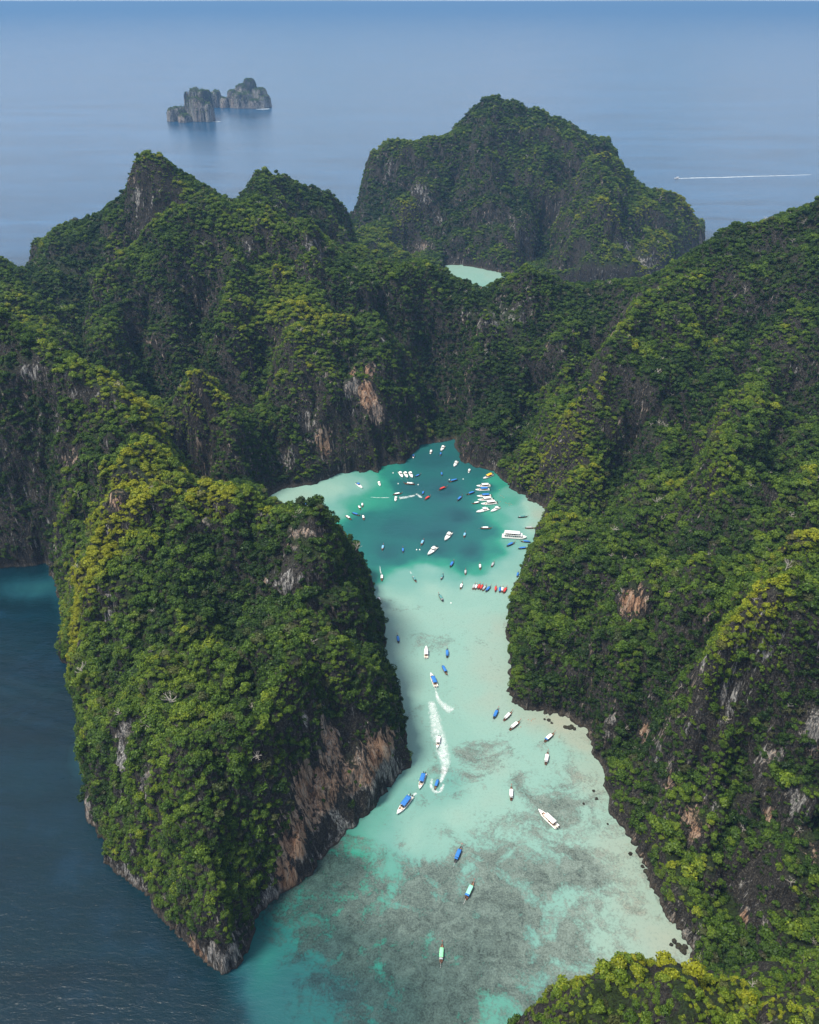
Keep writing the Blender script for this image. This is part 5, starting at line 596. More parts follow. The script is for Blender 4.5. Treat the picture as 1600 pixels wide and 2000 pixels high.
# ---------------- far rock islets ----------------
ILAB=[('two-peaked grey rock islet with low green-topped left end, nearer of the two out at sea','islet'),('wide pale-cliffed rock islet with a high green top, farther of the two out at sea','islet')]
for k,tw in enumerate(ISLET):
    tw=np.array(tw); ish=tw[:,:2]; x_=np.arange((tw[:,0]-tw[:,2]).min()-20,(tw[:,0]+tw[:,2]).max()+20,3.); y_=np.arange((tw[:,1]-tw[:,3]).min()-20,(tw[:,1]+tw[:,3]).max()+20,3.)
    Xi,Yi=np.meshgrid(x_,y_); Hi=np.full(Xi.shape,-12.); qx=Xi+7*fbm(Xi/30,Yi/30,3,101)+3*fbm(Xi/9,Yi/9,2,103); qy=Yi+7*fbm(Xi/30,Yi/30,3,105)+3*fbm(Xi/9,Yi/9,2,107)
    for (cx,cy,rx,ry,hh,pw) in tw:
        rr=((qx-cx)/(rx*1.04))**2+((qy-cy)/ry)**2
        Hi=np.maximum(Hi,np.where(rr<1.25,hh*(1-np.clip(rr,0,1.25)**pw),-12))
    Hi=Hi+np.clip(Hi/30,0,1)*(7*fbm(Xi/16,Yi/16,3,111)-9*(np.minimum(worley(Xi/20,Yi/20,7),.9)-.3)-3)
    gy_,gx_=np.gradient(Hi,y_,x_); Sl=np.sqrt(gx_**2+gy_**2); dd=(5*vn3(Xi/14,Yi/14,Hi/60,3)+3*vn3(Xi/6,Yi/6,Hi/40,5))*np.clip(Sl-.6,0,1); Xe=Xi-gx_/(Sl+1e-6)*dd; Ye=Yi-gy_/(Sl+1e-6)*dd
    ii=np.arange(Xi.size).reshape(Xi.shape); qq=np.stack([ii[:-1,:-1],ii[:-1,1:],ii[1:,1:],ii[1:,:-1]],-1).reshape(-1,4)
    hfi=Hi.ravel(); qq=qq[hfi[qq].max(1)>-8]; u,inv=np.unique(qq,return_inverse=True)
    cov=np.stack([Xe.ravel(),Ye.ravel(),hfi],1)
    root=link('rock_islet',None); root.location=(float(ish[:,0].mean()),float(ish[:,1].mean()),0); props(root,ILAB[k][0],'islet','rock islets out at sea')
    off=np.array([root.location.x,root.location.y,0])
    me=mesh_np('cliff',cov[u]-off,inv.reshape(-1,4),[ROCK]); bz=cov[u][:,2]
    fattr(me,'bare',np.clip(.85-bz/200+.5*fbm(cov[u][:,0]/30,cov[u][:,1]/30,2,5),.15,.9)); fattr(me,'orange',.22+.3*fbm(cov[u][:,0]/40,cov[u][:,1]/40,2,9)); link('cliff',me,root)
    p,nn,f=scatter(Xe,Ye,Hi,Xi,Yi,qq[hfi[qq].min(1)>3],np.full(Xi.shape,6.5),rng)
    st=1-np.clip(nn[:,2],0,1); kk=(st<.45)|((rng.random(len(st))<.30)&(p[:,2]>25)); p=p[kk]; m_=len(p)
    rr=rng.uniform(2.0,4.2,m_)
    fo=forest('shrubs',p-off,np.stack([rr]*3,1),np.stack([np.zeros(m_),np.zeros(m_),rng.uniform(0,6.28,m_)],1),None,rng.integers(0,6,m_),np.clip(rng.normal(.45,.15,m_),0,1),None)
    fo.parent=root
    del fo['category']

# ---------------- sea ----------------
wx=np.arange(-330,330,2.6); wx=np.r_[-grow(330,90000,2.6,9e9,1.13)[::-1],wx,grow(wx[-1],90000,2.6,9e9,1.13)]
wy=np.arange(130,980,2.6); wy=np.r_[-grow(0,40000,40,9e9,1.4)[::-1],np.arange(0,130,10.),wy,grow(wy[-1],140000,2.6,9e9,1.05)]
WX,WY=np.meshgrid(wx,wy); sp=np.array(SEA)
num=np.zeros(WX.shape);den=np.zeros(WX.shape);cor=np.zeros(WX.shape)
ux=WX+7*fbm(WX/35,WY/35,3,81)+2*fbm(WX/7,WY/7,2,82); uy=WY+7*fbm(WX/35,WY/35,3,83)+2*fbm(WX/7,WY/7,2,84)
for (a,b,d_,c_) in sp:
    w=1/(((ux-a)**2+(uy-b)**2+70.)**1.75); num+=w*d_; cor+=w*c_; den+=w
depth=num/den; coral=cor/den
far=np.clip((np.hypot(WX,WY-900)-950)/350,0,1); depth=depth*(1-far)+far; coral*=1-far  # far water takes the bluer ramp end; brighter reflection put into its colour
lm=np.clip((np.interp(WY,[-200,244,312,367,470,560,640,700],[-104,-104,-190,-232,-275,-314,-356,-400])+16-WX)/22,0,1)*(WY<900)
cove=.085*np.exp(-((WX+352)/30)**2-((WY-600)/14)**2)
depth=np.maximum(depth,(.955-cove)*lm+depth*(1-lm)); coral=coral*(1-lm)
ZZ=np.zeros(WX.shape)
# boat wake swells on the dark water left of the headland
for (ax,ay,bx,by,ph) in [(-470,600,-255,455,0),(-470,585,-250,440,1),(-460,560,-245,425,2),(-470,545,-240,408,3)]:
    tt=np.clip(((WX-ax)*(bx-ax)+(WY-ay)*(by-ay))/((bx-ax)**2+(by-ay)**2),0,1)
    cxx=ax+tt*(bx-ax); cyy=ay+tt*(by-ay)-18*np.sin(tt*3.1); dist=(WY-cyy)
    inside=(WX>-470)&(WX<-225)
    ZZ+=np.where(inside,.16*np.exp(-(dist/4.2)**2)-.10*np.exp(-((dist+6)/4.0)**2),0)
wq=np.arange(WX.size).reshape(WX.shape); wq=np.stack([wq[:-1,:-1],wq[:-1,1:],wq[1:,1:],wq[1:,:-1]],-1).reshape(-1,4)
m,n,l,out=new_mat('sea_water'); g=n.new('ShaderNodeNewGeometry'); P=g.outputs['Position']
dep=attr(n,'depth').outputs['Fac']; cra=attr(n,'coral').outputs['Fac']
n1=noise(n,l,P,.13,6,.72,.8); n2=noise(n,l,P,.035,4,.6,1.2); n3=noise(n,l,P,.55,4,.7,.4)
dj=math_(n,l,'ADD',dep,math_(n,l,'MULTIPLY',math_(n,l,'MULTIPLY',math_(n,l,'SUBTRACT',n2,.5),.10),maprange(n,l,dep,.9,.97,1,0)),True)
water=ramp(n,[(0,(.25,.26,.205)),(.08,(.21,.27,.225)),(.22,(.172,.292,.25)),(.38,(.10,.235,.205)),(.52,(.022,.175,.125)),(.66,(.012,.095,.09)),(.84,(.012,.065,.075)),(.91,(.006,.035,.048)),(.955,(.001,.011,.017)),(1,(.011,.052,.112))]); l.new(dj,water.inputs[0])
reef=ramp(n,[(0,(.17,.165,.13)),(.2,(.115,.145,.125)),(.4,(.080,.108,.095)),(.6,(.026,.050,.045)),(.85,(.006,.028,.034)),(1,(.003,.013,.03))]); l.new(dj,reef.inputs[0])
rf=math_(n,l,'ADD',math_(n,l,'MULTIPLY',math_(n,l,'SUBTRACT',n1,.5),2.6),math_(n,l,'MULTIPLY',math_(n,l,'SUBTRACT',n3,.5),2.0))
rf=math_(n,l,'ADD',rf,math_(n,l,'MULTIPLY',math_(n,l,'SUBTRACT',n2,.5),4.2))
rf=math_(n,l,'ADD',rf,math_(n,l,'MULTIPLY',math_(n,l,'SUBTRACT',cra,.47),2.3))
rfac=math_(n,l,'MULTIPLY',maprange(n,l,rf,-.25,.55),maprange(n,l,cra,.02,.2))
n4=noise(n,l,P,.9,4,.75,.3)
mod=math_(n,l,'ADD',maprange(n,l,n4,.38,.62,.60,1.28),maprange(n,l,n1,.35,.65,-.35,.5))
rv=n.new('ShaderNodeVectorMath'); rv.operation='SCALE'; l.new(reef.outputs[0],rv.inputs[0]); l.new(mod,rv.inputs[3])
cc=mixc(n,l,rfac,water.outputs[0],rv.outputs[0])
cc=mixc(n,l,math_(n,l,'MULTIPLY',maprange(n,l,n3,.52,.62,0,.30),maprange(n,l,dep,.1,.5,1,0)),cc,(.11,.17,.15))
wnd=noise(n,l,mapping(n,l,P,(.0011,.0055,1),(0,0,.12)),1.0,5,.62,.8); wn2=noise(n,l,mapping(n,l,P,(.008,.035,1),(0,0,.1)),1.0,4,.6,.3)
wv=math_(n,l,'ADD',maprange(n,l,wnd,.3,.7,.62,1.30),maprange(n,l,wn2,.3,.7,-.22,.22))
wvs=n.new('ShaderNodeVectorMath'); wvs.operation='SCALE'; l.new(cc,wvs.inputs[0]); l.new(wv,wvs.inputs[3])
cc=mixc(n,l,maprange(n,l,dep,.75,.95),cc,wvs.outputs[0])
b=n.new('ShaderNodeBsdfPrincipled'); b.inputs['Roughness'].default_value=.22; b.inputs['IOR'].default_value=1.33; l.new(cc,b.inputs['Base Color'])
deepw=maprange(n,l,dep,.3,1.,.22,.62)
w1=noise(n,l,mapping(n,l,P,(.10,.28,1),(0,0,.35)),1.0,5,.6,.3); w2=noise(n,l,mapping(n,l,P,(.5,.9,1),(0,0,.2)),1.0,4,.65,.2); w3=noise(n,l,mapping(n,l,P,(.012,.03,1),(0,0,.3)),1.0,3,.5,.6)
hh=math_(n,l,'ADD',math_(n,l,'MULTIPLY',w1,1.1),math_(n,l,'ADD',math_(n,l,'MULTIPLY',w2,.45),math_(n,l,'MULTIPLY',w3,1.4)))
hh=math_(n,l,'MULTIPLY',hh,deepw)
bp=n.new('ShaderNodeBump'); bp.inputs['Strength'].default_value=1.; bp.inputs['Distance'].default_value=.55; l.new(hh,bp.inputs['Height']); l.new(bp.outputs[0],b.inputs['Normal']); l.new(b.outputs[0],out.inputs[0])
me=mesh_np('sea',np.stack([WX.ravel(),WY.ravel(),ZZ.ravel()],1),wq,[m]); fattr(me,'depth',depth.ravel()); fattr(me,'coral',coral.ravel())
props(link('sea',me),'blue sea and turquoise lagoon water over sand and coral',kind='structure')

# ---------------- foam ----------------
m,n,l,out=new_mat('foam'); g=n.new('ShaderNodeNewGeometry'); P=g.outputs['Position']; e=attr(n,'edge').outputs['Fac']
f1=noise(n,l,P,.45,6,.75,1.0); f2=noise(n,l,P,.09,3,.6,.8)
v=math_(n,l,'ADD',math_(n,l,'ADD',e,math_(n,l,'MULTIPLY',math_(n,l,'SUBTRACT',f1,.5),2.2)),math_(n,l,'MULTIPLY',math_(n,l,'SUBTRACT',f2,.5),.9))
al=maprange(n,l,v,.4,1.5,0,.8); d=n.new('ShaderNodeBsdfDiffuse'); d.inputs[0].default_value=(.78,.84,.84,1); t=n.new('ShaderNodeBsdfTransparent'); ms=n.new('ShaderNodeMixShader')
bp=n.new('ShaderNodeBump'); bp.inputs['Distance'].default_value=.5; l.new(f1,bp.inputs['Height']); l.new(bp.outputs[0],d.inputs['Normal'])
l.new(al,ms.inputs[0]); l.new(t.outputs[0],ms.inputs[1]); l.new(d.outputs[0],ms.inputs[2]); l.new(ms.outputs[0],out.inputs[0]); FOAM=m
def foam_strip(label,pts,z=.12):
    P0=np.array(pts); out_=[]
    k=len(P0)
    def cr(i,t):
        a=P0[max(i-1,0)];b_=P0[i];c=P0[min(i+1,k-1)];d_=P0[min(i+2,k-1)]
        return .5*((2*b_)+(-a+c)*t+(2*a-5*b_+4*c-d_)*t*t+(-a+3*b_-3*c+d_)*t**3)
    for i in range(k-1):
        for t in np.linspace(0,1,8,endpoint=False): out_.append(cr(i,t))
    out_.append(P0[-1]); Q=np.array(out_); T=np.gradient(Q[:,:2],axis=0); T/=np.linalg.norm(T,axis=1)[:,None]+1e-9; Nn=np.c_[-T[:,1],T[:,0]]
    co=[];ed=[];fa=[];M=9; nq=len(Q)
    for i in range(nq):
        for j in range(M):
            s=j/(M-1)*2-1; p=Q[i,:2]+Nn[i]*s*Q[i,2]*.72; en=min(1,i/2.,(nq-1-i)/2.)
            co.append((p[0],p[1],z+.10*math.sin(i*2.1+j)*(1-abs(s)))); ed.append((1.05*(1-abs(s)**2.2))*(.25+.75*en)-.1)
    for i in range(nq-1):
        for j in range(M-1): a=i*M+j; fa.append((a,a+1,a+M+1,a+M))
    me=mesh_np('wake',np.array(co),np.array(fa),[FOAM]); fattr(me,'edge',ed); props(link('wake',me),label,'wake')
for lab,pts in WAKES: foam_strip(lab,pts)
for k,(lab,pts) in enumerate([('thin white surf line at the right foot of the farther rock islet',[(-790,4588,18),(-750,4596,40),(-718,4612,34)]),
    ('small white surf patch at the right foot of the nearer rock islet',[(-905,4075,16),(-885,4085,34),(-868,4092,20)])]):
    foam_strip(lab,pts)

# ---------------- boats ----------------
MW=plain('white_gelcoat',(.80,.80,.78),.35,0,.06,1.); MD=plain('deck_cream',(.55,.50,.42),.6); MWD=plain('varnished_wood',(.20,.085,.04),.5,0,.4,2.); MDK=plain('dark_hull_paint',(.05,.055,.06),.5); MIN=plain('worn_planks',(.26,.15,.09),.7,0,.4,4.)
MGL=plain('tinted_glass',(.02,.03,.04),.1); MEN=plain('black_engine',(.02,.02,.022),.35); MMT=plain('steel',(.35,.35,.36),.35,.8); MRB=plain('bow_ribbons',(.55,.06,.05),.7); MSE=plain('brown_seats',(.30,.12,.06),.7)
CANV={'white':(.80,.80,.78),'blue':(.02,.15,.46),'red':(.52,.035,.03),'teal':(.07,.22,.22),'grey':(.34,.36,.37),'lightblue':(.16,.40,.62),'green':(.22,.62,.33),'yellow':(.80,.42,.02),'bluewhite':(.80,.80,.78),'greenblue':(.25,.60,.45)}
CM={k:plain(k+'_canvas',c,.75,0,.12,1.5) for k,c in CANV.items()}
def loft(sections,mat,cap=True,smooth=True):
    co=[p for s in sections for p in s]; k=len(sections[0]); fa=[]
    for i in range(len(sections)-1):
        for j in range(k-1): a=i*k+j; fa.append((a,a+1,a+k+1,a+k))
    me=mesh_np('m',np.array(co),np.array(fa),[mat],smooth); 
    bm=bmesh.new(); bm.from_mesh(me)
    bm.verts.ensure_lookup_table()
    if cap:
        for s0 in (0,(len(sections)-1)*k):
            try: bm.faces.new([bm.verts[s0+j] for j in range(k)])
            except Exception: pass
    bmesh.ops.remove_doubles(bm,verts=bm.verts,dist=1e-4); bmesh.ops.recalc_face_normals(bm,faces=bm.faces); bm.to_mesh(me); bm.free(); return me
def boxes(lst,mat,bev=0.03):
    bm=bmesh.new()
    for (cx,cy,cz,sx,sy,sz,*r) in lst:
        M=Matrix.Translation((cx,cy,cz))
        if r: M=M@Matrix.Rotation(r[0],4,'Y')
        M=M@Matrix.Diagonal((sx,sy,sz,1)); bmesh.ops.create_cube(bm,size=1,matrix=M)
    if bev: bmesh.ops.bevel(bm,geom=bm.edges[:],offset=bev,segments=1,affect='EDGES')
    me=bpy.data.meshes.new('m'); bm.to_mesh(me); bm.free(); me.materials.append(mat); return me
def part(name,me,parent): me.name=name; return link(name,me,parent)
def roof_arch(x0,x1,w,z,rise,mat,nx=7,ny=9,th=.07,sag=.0):
    secs=[]
    for i in range(nx):
        x=x0+(x1-x0)*i/(nx-1); top=[];bot=[]
        for j in range(ny):
            s=j/(ny-1)*2-1; zz=z+rise*(1-s*s)-sag*math.sin(i*math.pi/(nx-1)*4)**2*.5
            top.append((x,s*w/2,zz)); bot.append((x,s*w/2*.98,zz-th))
        secs.append(top+bot[::-1]+[top[0]])
    return loft(secs,mat)
def hull_sections(L,prof,n=15,flare=.75,thick=.12):
    """open hull with inner skin; prof(t)->(halfwidth, sheer z, keel z)"""
    secs=[]
    for i in range(n):
        t=i/(n-1); x=-L/2+L*t; w,zs,zk=prof(t); wi=max(w-thick,.01); zf=max(zk+.18,.18+zk*.0)
        secs.append([(x,-w,zs),(x,-w*.92,(zs+zk)*.5),(x,-w*flare*.75,zk+.12),(x,0,zk),(x,w*flare*.75,zk+.12),(x,w*.92,(zs+zk)*.5),(x,w,zs),(x,wi,zs+.01),(x,wi*.9,max(.16,zk+.15)),(x,0,max(.15,zk+.14)),(x,-wi*.9,max(.16,zk+.15)),(x,-wi,zs+.01),(x,-w,zs)])
    return secs
def longtail(color,L):
    root=link('longtail_boat',None); k=L/12.
    def prof(t):
        w=1.05*math.sin(math.pi*min(1,(t*.86+.14)))**.6 if t<1 else .03
        w=max(.05,w*(1-.0*t)); 
        if t>.86: w*=1-(t-.86)/.14*.85
        zs=.62+.25*(1-t)**2+1.0*max(0,(t-.55)/.45)**2.2; zk=-.35+1.5*max(0,(t-.72)/.28)**2.0+.25*(1-t)**3
        return w,zs,zk
    hm=MDK if color in('blue','teal','greenblue') else MWD
    part('hull',loft(hull_sections(12,prof),MWD if color in('green','greenblue','red','lightblue') else hm,smooth=False),root)
    part('floor',boxes([(-1.2+.9*i,0,.24,.8,1.5,.05) for i in range(7)],MIN,0),root)
    for i,x in enumerate((-3.0,-1.8,-.6,.6,1.8,3.0)): part('bench',boxes([(x,0,.55,.32,1.75,.07)],MIN,.01),root)
    rm=CM[color]
    cv=roof_arch(-3.4,2.3,2.15,2.05,.28,rm,sag=.06); rf=part('canopy',cv,root)
    if color in('bluewhite','greenblue'): part('rear_canopy',roof_arch(-4.6,-2.2,2.2,2.0,.3,CM['blue'],5,7),root)
    else: part('rear_awning',roof_arch(-4.7,-3.5,1.9,1.9,.2,rm if color in('blue','red') else CM['grey'],4,7),root)
    for x in (-3.3,-1.4,.5,2.2):
        for s in (-1,1): part('post',boxes([(x,s*.92,1.35,.06,.06,1.5)],MWD,0),root)
    en=part('engine',boxes([(-5.6,0,1.15,.75,.5,.5),(-5.35,0,1.5,.3,.3,.25),(-5.5,0,.85,.2,.2,.4)],MEN,.05),root)
    part('propeller_shaft',boxes([(-7.2,0,.72,3.4,.07,.07,-.28),(-8.75,0,.28,.1,.35,.35)],MMT,0),en)
    st=[]
    for i in range(6):
        t=i/5; x=5.75+1.0*t; z=1.35+1.25*t**1.2; w=.13-.05*t; st.append([(x-w,-.07,z),(x+w,-.07,z-.1),(x+w,.07,z-.1),(x-w,.07,z),(x-w,-.07,z)])
    part('bow_post',loft(st,MWD),root); part('ribbons',boxes([(6.45,0,2.15,.32,.3,.35,.5),(6.4,0,1.75,.1,.34,.5)],MRB,.03),root)
    for o in root.children: o.matrix_parent_inverse.identity()
    return root
def speedboat(color,L):
    root=link('speedboat',None)
    def prof(t):
        w=1.45*(1-max(0,(t-.45)/.55)**2.3); w=max(.04,w); zs=.95+.45*max(0,(t-.3)/.7)**1.6; zk=-.4+1.3*max(0,(t-.72)/.28)**2.2
        return w,zs,zk
    part('hull',loft(hull_sections(12,prof,17,.85,.2),MW),root)
    # foredeck
    secs=[]
    for i in range(8):
        t=.78+.215*i/7; w,zs,zk=prof(t); x=-6+12*t; secs.append([(x,-w*.97,zs+.02),(x,-w*.5,zs+.12),(x,0,zs+.16),(x,w*.5,zs+.12),(x,w*.97,zs+.02)])
    part('foredeck',loft(secs,MW,False),root)
    part('deck',boxes([(-1.2,0,.42,9.0,2.3,.06),],MD,0),root)
    part('bow_seat',boxes([(2.7,.75,.75,1.5,.5,.35),(2.7,-.75,.75,1.5,.5,.35),(3.5,0,.75,.4,1.2,.35)],MSE,.05),root)
    for x in (-3.6,-2.5,-1.4): part('bench',boxes([(x,0,.75,.45,1.9,.35),(x-.25,0,1.1,.1,1.9,.45)],MSE,.04),root)
    part('console',boxes([(.9,0,.95,.7,1.3,.9)],MW,.08),root)
    part('windshield',boxes([(1.45,0,1.55,.06,1.9,.75,-.5)],MGL,.01),root)
    rm=CM[color]; part('hardtop',roof_arch(-4.3,1.5,2.55,2.5,.22,rm,7,9,.12),root)
    for x in (-4.1,-1.5,1.2):
        for s in (-1,1): part('post',boxes([(x,s*1.15,1.75,.09,.09,1.6)],MMT,0),root)
    for s in (-.6,.6):
        en=part('outboard_motor',boxes([(-6.3,s,1.15,.6,.42,.6),(-6.35,s,.45,.25,.2,1.1),(-6.4,s,-.1,.5,.1,.15)],MEN,.06),root)
    part('rail',boxes([(3.6,1.02,1.65,2.4,.04,.04,-.10),(3.6,-1.02,1.65,2.4,.04,.04,-.10),(2.6,1.15,1.4,.04,.04,.5),(2.6,-1.15,1.4,.04,.04,.5),(4.6,.75,1.55,.04,.04,.55),(4.6,-.75,1.55,.04,.04,.55)],MMT,0),root)
    return root
def opencruiser(color,L):   # closed white cuddy speedboat
    root=link('speedboat',None)
    def prof(t):
        w=1.6*(1-max(0,(t-.42)/.58)**2.1); w=max(.04,w); zs=1.0+.45*max(0,(t-.3)/.7)**1.5; zk=-.4+1.3*max(0,(t-.72)/.28)**2.2
        return w,zs,zk
    part('hull',loft(hull_sections(12,prof,17,.85,.2),MW),root)
    secs=[]
    for i in range(12):
        t=.42+.57*i/11; w,zs,zk=prof(t); x=-6+12*t; h=.5*math.sin(math.pi*min(1,(1-t)/.5))**.7 if t<1 else 0
        secs.append([(x,-w*.96,zs+.02),(x,-w*.62,zs+.1+h*.7),(x,0,zs+.14+h),(x,w*.62,zs+.1+h*.7),(x,w*.96,zs+.02)])
    part('cabin_deck',loft(secs,MW,False),root)
    part('cockpit_floor',boxes([(-3.1,0,.45,5.2,2.5,.06)],MD,0),root)
    part('seat',boxes([(-2.0,0,.85,.6,2.2,.5),(-4.6,0,.8,.6,2.2,.4)],MW if color=='white' else CM[color],.08),root)
    part('windshield',boxes([(-.75,0,1.75,.06,2.0,.6,-.7)],MGL,.01),root)
    part('hardtop',roof_arch(-3.4,-.2,2.3,2.55,.18,CM[color],5,7,.12),root)
    for x in (-3.2,-.5):
        for s in (-1,1): part('post',boxes([(x,s*1.0,1.8,.08,.08,1.5)],MMT,0),root)
    for s in (-.6,.6): part('outboard_motor',boxes([(-6.3,s,1.15,.6,.42,.6),(-6.35,s,.45,.25,.2,1.1)],MEN,.06),root)
    part('hatch',boxes([(2.4,0,1.86,.7,.7,.05,.12)],MGL,.01),root)
    return root
def ferry(color,L):
    root=link('ferry',None)
    def prof(t):
        w=2.2*(1-max(0,(t-.72)/.28)**2.2); w=max(.06,w); zs=1.3+.5*max(0,(t-.6)/.4)**1.6; zk=-.5+1.5*max(0,(t-.85)/.15)**2; return w,zs,zk
    part('hull',loft(hull_sections(18,prof,19,.9,.2),MW),root)
    cab=boxes([(-1.2,0,2.2,12.6,3.7,1.8)],MW,.15); part('cabin',cab,root)
    for i in range(8):
        for s in (-1,1): part('window',boxes([(-6.6+1.5*i,s*1.87,2.4,1.1,.04,.75)],MGL,.01),root)
    part('upper_deck',boxes([(-1.0,0,3.16,13.4,4.0,.12)],MW,.03),root)
    part('hardtop',roof_arch(-7.2,4.0,3.9,4.9,.25,MW,7,9,.12),root)
    part('wheelhouse',boxes([(3.2,0,3.95,2.0,2.6,1.5)],MW,.2),root); part('windshield',boxes([(4.24,0,4.2,.05,2.2,.6)],MGL,.01),root)
    for x in (-7,-4.5,-2,.5):
        for s in (-1,1): part('post',boxes([(x,s*1.85,4.0,.09,.09,1.7)],MMT,0),root)
    for i in range(5): part('bench',boxes([(-6.4+1.6*i,0,3.45,.5,2.8,.4)],MSE,.04),root)
    part('rail',boxes([(-1.6,2.0,3.7,12,.05,.05),(-1.6,-2.0,3.7,12,.05,.05)],MMT,0),root)
    return root
protos={}
def copy_tree(r):
    c=r.copy(); COL.objects.link(c)
    for ch in r.children:
        d=ch.copy(); COL.objects.link(d); d.parent=c
        for g_ in ch.children: e_=g_.copy(); COL.objects.link(e_); e_.parent=d
    return c
CLOSED=('leftmost white speedboat of the three','middle white speedboat of the three','rightmost white speedboat of the three','lying diagonally','closed white','deepest','rounded bow','turning with','angled at the right','blue deck','partly hidden')
for (ty,colr,bx,by,hd,L,lab) in BOATS:
    if ty=='S' and any(c in lab for c in CLOSED): ty='C'
    key=(ty,colr); base={'L':13.5,'S':12.6,'C':12.6,'F':21.5,'P':12.6}[ty]
    if key in protos: o=copy_tree(protos[key])
    else:
        o={'L':longtail,'S':speedboat,'C':opencruiser,'F':ferry,'P':speedboat}[ty](colr,L); protos[key]=o
    s=min(max(L/base,.75),1.6); o.location=(bx,by,0.05); o.rotation_euler=(0,0,hd); o.scale=(s,s*(1.0 if ty!='L' else 1.12),s)
    grp={'L':'longtail boats in the lagoon','S':'speedboats in the lagoon','C':'speedboats in the lagoon','F':None,'P':None}[ty]
    props(o,lab,{'L':'longtail boat','S':'speedboat','C':'speedboat','F':'ferry','P':'speedboat'}[ty],grp)

# ---------------- swimmers, buoys, boulders ----------------
MSK=plain('skin',(.42,.22,.14),.6); MVE=plain('life_vest_orange',(.75,.16,.03),.7); MHA=plain('dark_hair',(.02,.015,.01),.8)
def swimmer():
    bm=bmesh.new(); vs=[]; 
    P_=[((0,0,-.25),.17),((0,0,.05),.19),((0,0,.22),.08),((0,0,.32),.11),((0,0,.42),.10)]
    lay=bm.verts.layers.skin.verify() if hasattr(bm.verts.layers,'skin') else None
    bv=[bm.verts.new(p) for p,_ in P_]; rd=[r for _,r in P_]
    def chain(a,pts):
        p=a
        for co,r in pts:
            v=bm.verts.new(co); bm.edges.new((p,v)); p=v; rd.append(r)
    for a,b in zip(bv[:-1],bv[1:]): bm.edges.new((a,b))
    for s in (-1,1):
        chain(bv[1],[((.05,s*.22,.08),.07),((.25,s*.42,.02),.05),((.5,s*.38,.03),.04)])
        chain(bv[0],[((-.25,s*.12,-.32),.09),((-.65,s*.16,-.38),.07),((-1.0,s*.15,-.42),.05)])
    me=bpy.data.meshes.new('person'); bm.verts.index_update(); bm.to_mesh(me); bm.free()
    o=bpy.data.objects.new('tmp',me); COL.objects.link(o); md=o.modifiers.new('s','SKIN'); o.modifiers.new('ss','SUBSURF').levels=1
    for v,r in zip(me.skin_vertices[0].data,rd): v.radius=(r,r)
    me.skin_vertices[0].data[0].use_root=True
    dg=bpy.context.evaluated_depsgraph_get(); nm=bpy.data.meshes.new_from_object(o.evaluated_get(dg)); bpy.data.objects.remove(o); nm.materials.clear(); nm.materials.append(MSK); nm.name='person'; return nm
body=swimmer()
bm=bmesh.new(); bmesh.ops.create_cone(bm,cap_ends=True,segments=10,radius1=.25,radius2=.20,depth=.42,matrix=Matrix.Translation((0,0,0))); vest=bpy.data.meshes.new('life_vest'); bm.to_mesh(vest); bm.free(); vest.materials.append(MVE)
bm=bmesh.new(); bmesh.ops.create_uvsphere(bm,u_segments=8,v_segments=5,radius=.13,matrix=Matrix.Translation((-.02,0,.42))); hair=bpy.data.meshes.new('hair'); bm.to_mesh(hair); bm.free(); hair.materials.append(MHA)
rr_=random.Random(3)
for i,(x,y) in enumerate(SWIM):
    vested=i<17
    p=link('person',body); p.location=(x,y,.12); p.rotation_euler=(0,0,rr_.uniform(0,6.28)); link('hair',hair,p)
    if vested: link('life_vest',vest,p)
    props(p,'swimmer in an orange vest floating right of the rafted day boats' if vested else 'swimmer in the shallows off the small sand beach','person','swimmers by the rafted day boats' if vested else 'swimmers off the small sand beach')
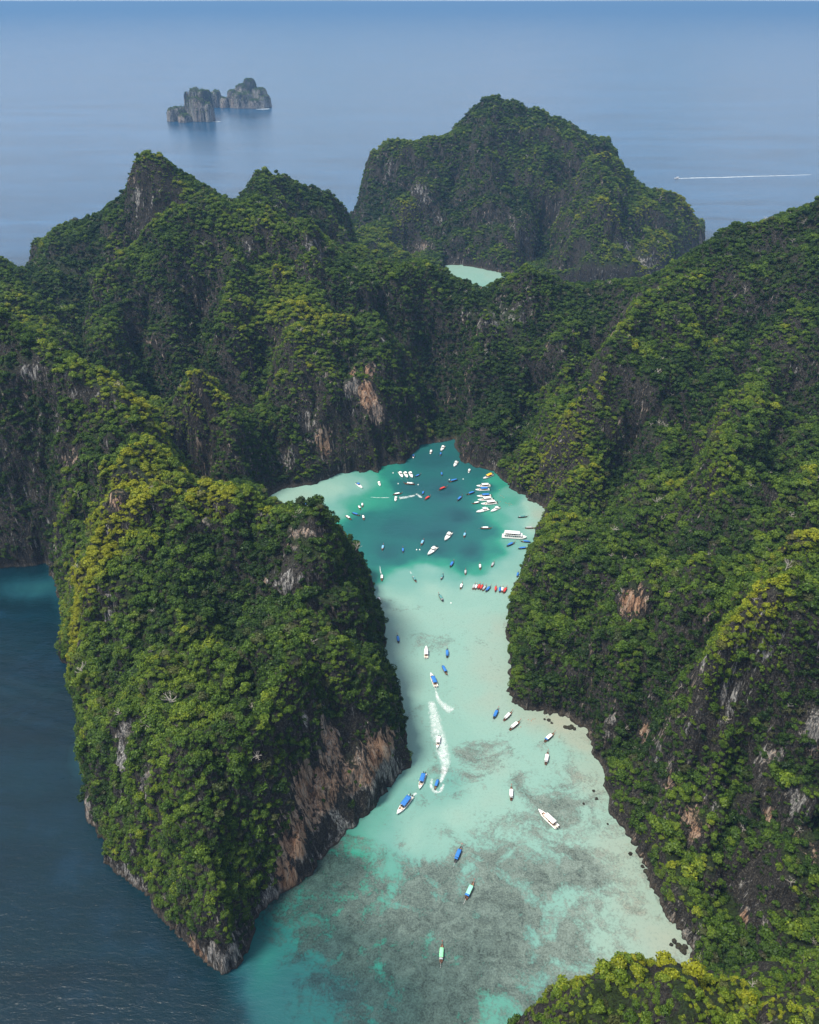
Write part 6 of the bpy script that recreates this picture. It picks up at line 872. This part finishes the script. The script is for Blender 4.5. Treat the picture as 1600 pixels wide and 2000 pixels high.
bm=bmesh.new(); bmesh.ops.create_uvsphere(bm,u_segments=12,v_segments=8,radius=.7); bmesh.ops.create_cone(bm,cap_ends=True,segments=8,radius1=.12,radius2=.12,depth=.5,matrix=Matrix.Translation((0,0,.8))); buoy=bpy.data.meshes.new('mooring_buoy'); bm.to_mesh(buoy); bm.free(); buoy.materials.append(MW)
BL=['left of the three rafted speedboats','below the three rafted speedboats','in dark water left of the sideways longtail','left of the diagonal speedboats','beside another buoy left of the diagonal speedboats','in the pale shallows by the dark green longtail','left of the sideways white-roofed longtail','near the small motorboat by the rock spur']
for i,(x,y) in enumerate(BUOY):
    o=link('mooring_buoy',buoy); o.location=(x,y,.1); props(o,'small white mooring buoy '+BL[i],'buoy','white mooring buoys')
def boulder(seed):
    r=np.random.default_rng(seed); bm=bmesh.new(); bmesh.ops.create_icosphere(bm,subdivisions=3,radius=1)
    for v in bm.verts:
        p=np.array(v.co); k=1+.35*float(vn3(np.array([p[0]*1.4+seed]),np.array([p[1]*1.4]),np.array([p[2]*1.4]))[0])+.12*float(vn3(np.array([p[0]*4]),np.array([p[1]*4+seed]),np.array([p[2]*4]))[0]); v.co=v.co*k
    me=bpy.data.meshes.new('boulder'); bm.to_mesh(me); bm.free(); me.materials.append(ROCK); return me
bs=[boulder(i) for i in range(4)]
for i,(x,y,r) in enumerate(ROCKS):
    o=link('boulder',bs[i%4]); o.location=(x,y,r*.1); o.scale=(r*1.2,r,r*.7); o.rotation_euler=(0,0,i*1.3)
    wh='by the small sand beach' if y>410 else ('at the foot of the lower right cliff' if i>7 else 'on the right shore')
    props(o,'dark rock in the shallows '+wh,'rock','rocks in the shallows '+wh)

# ---------------- haze ----------------
bm=bmesh.new(); bmesh.ops.create_cube(bm,size=1,matrix=Matrix.Translation((0,50000,225))@Matrix.Diagonal((190000,190000,530,1)))
me=bpy.data.meshes.new('haze'); bm.to_mesh(me); bm.free()
m,n,l,out=new_mat('air_haze'); pv=n.new('ShaderNodeVolumePrincipled'); pv.inputs['Color'].default_value=(.17,.335,.58,1); pv.inputs['Density'].default_value=HAZE_DENSITY; pv.inputs['Anisotropy'].default_value=.1
l.new(pv.outputs[0],out.inputs['Volume']); me.materials.append(m); hz=link('haze',me); props(hz,'thin blue sea haze over the islands',kind='stuff')
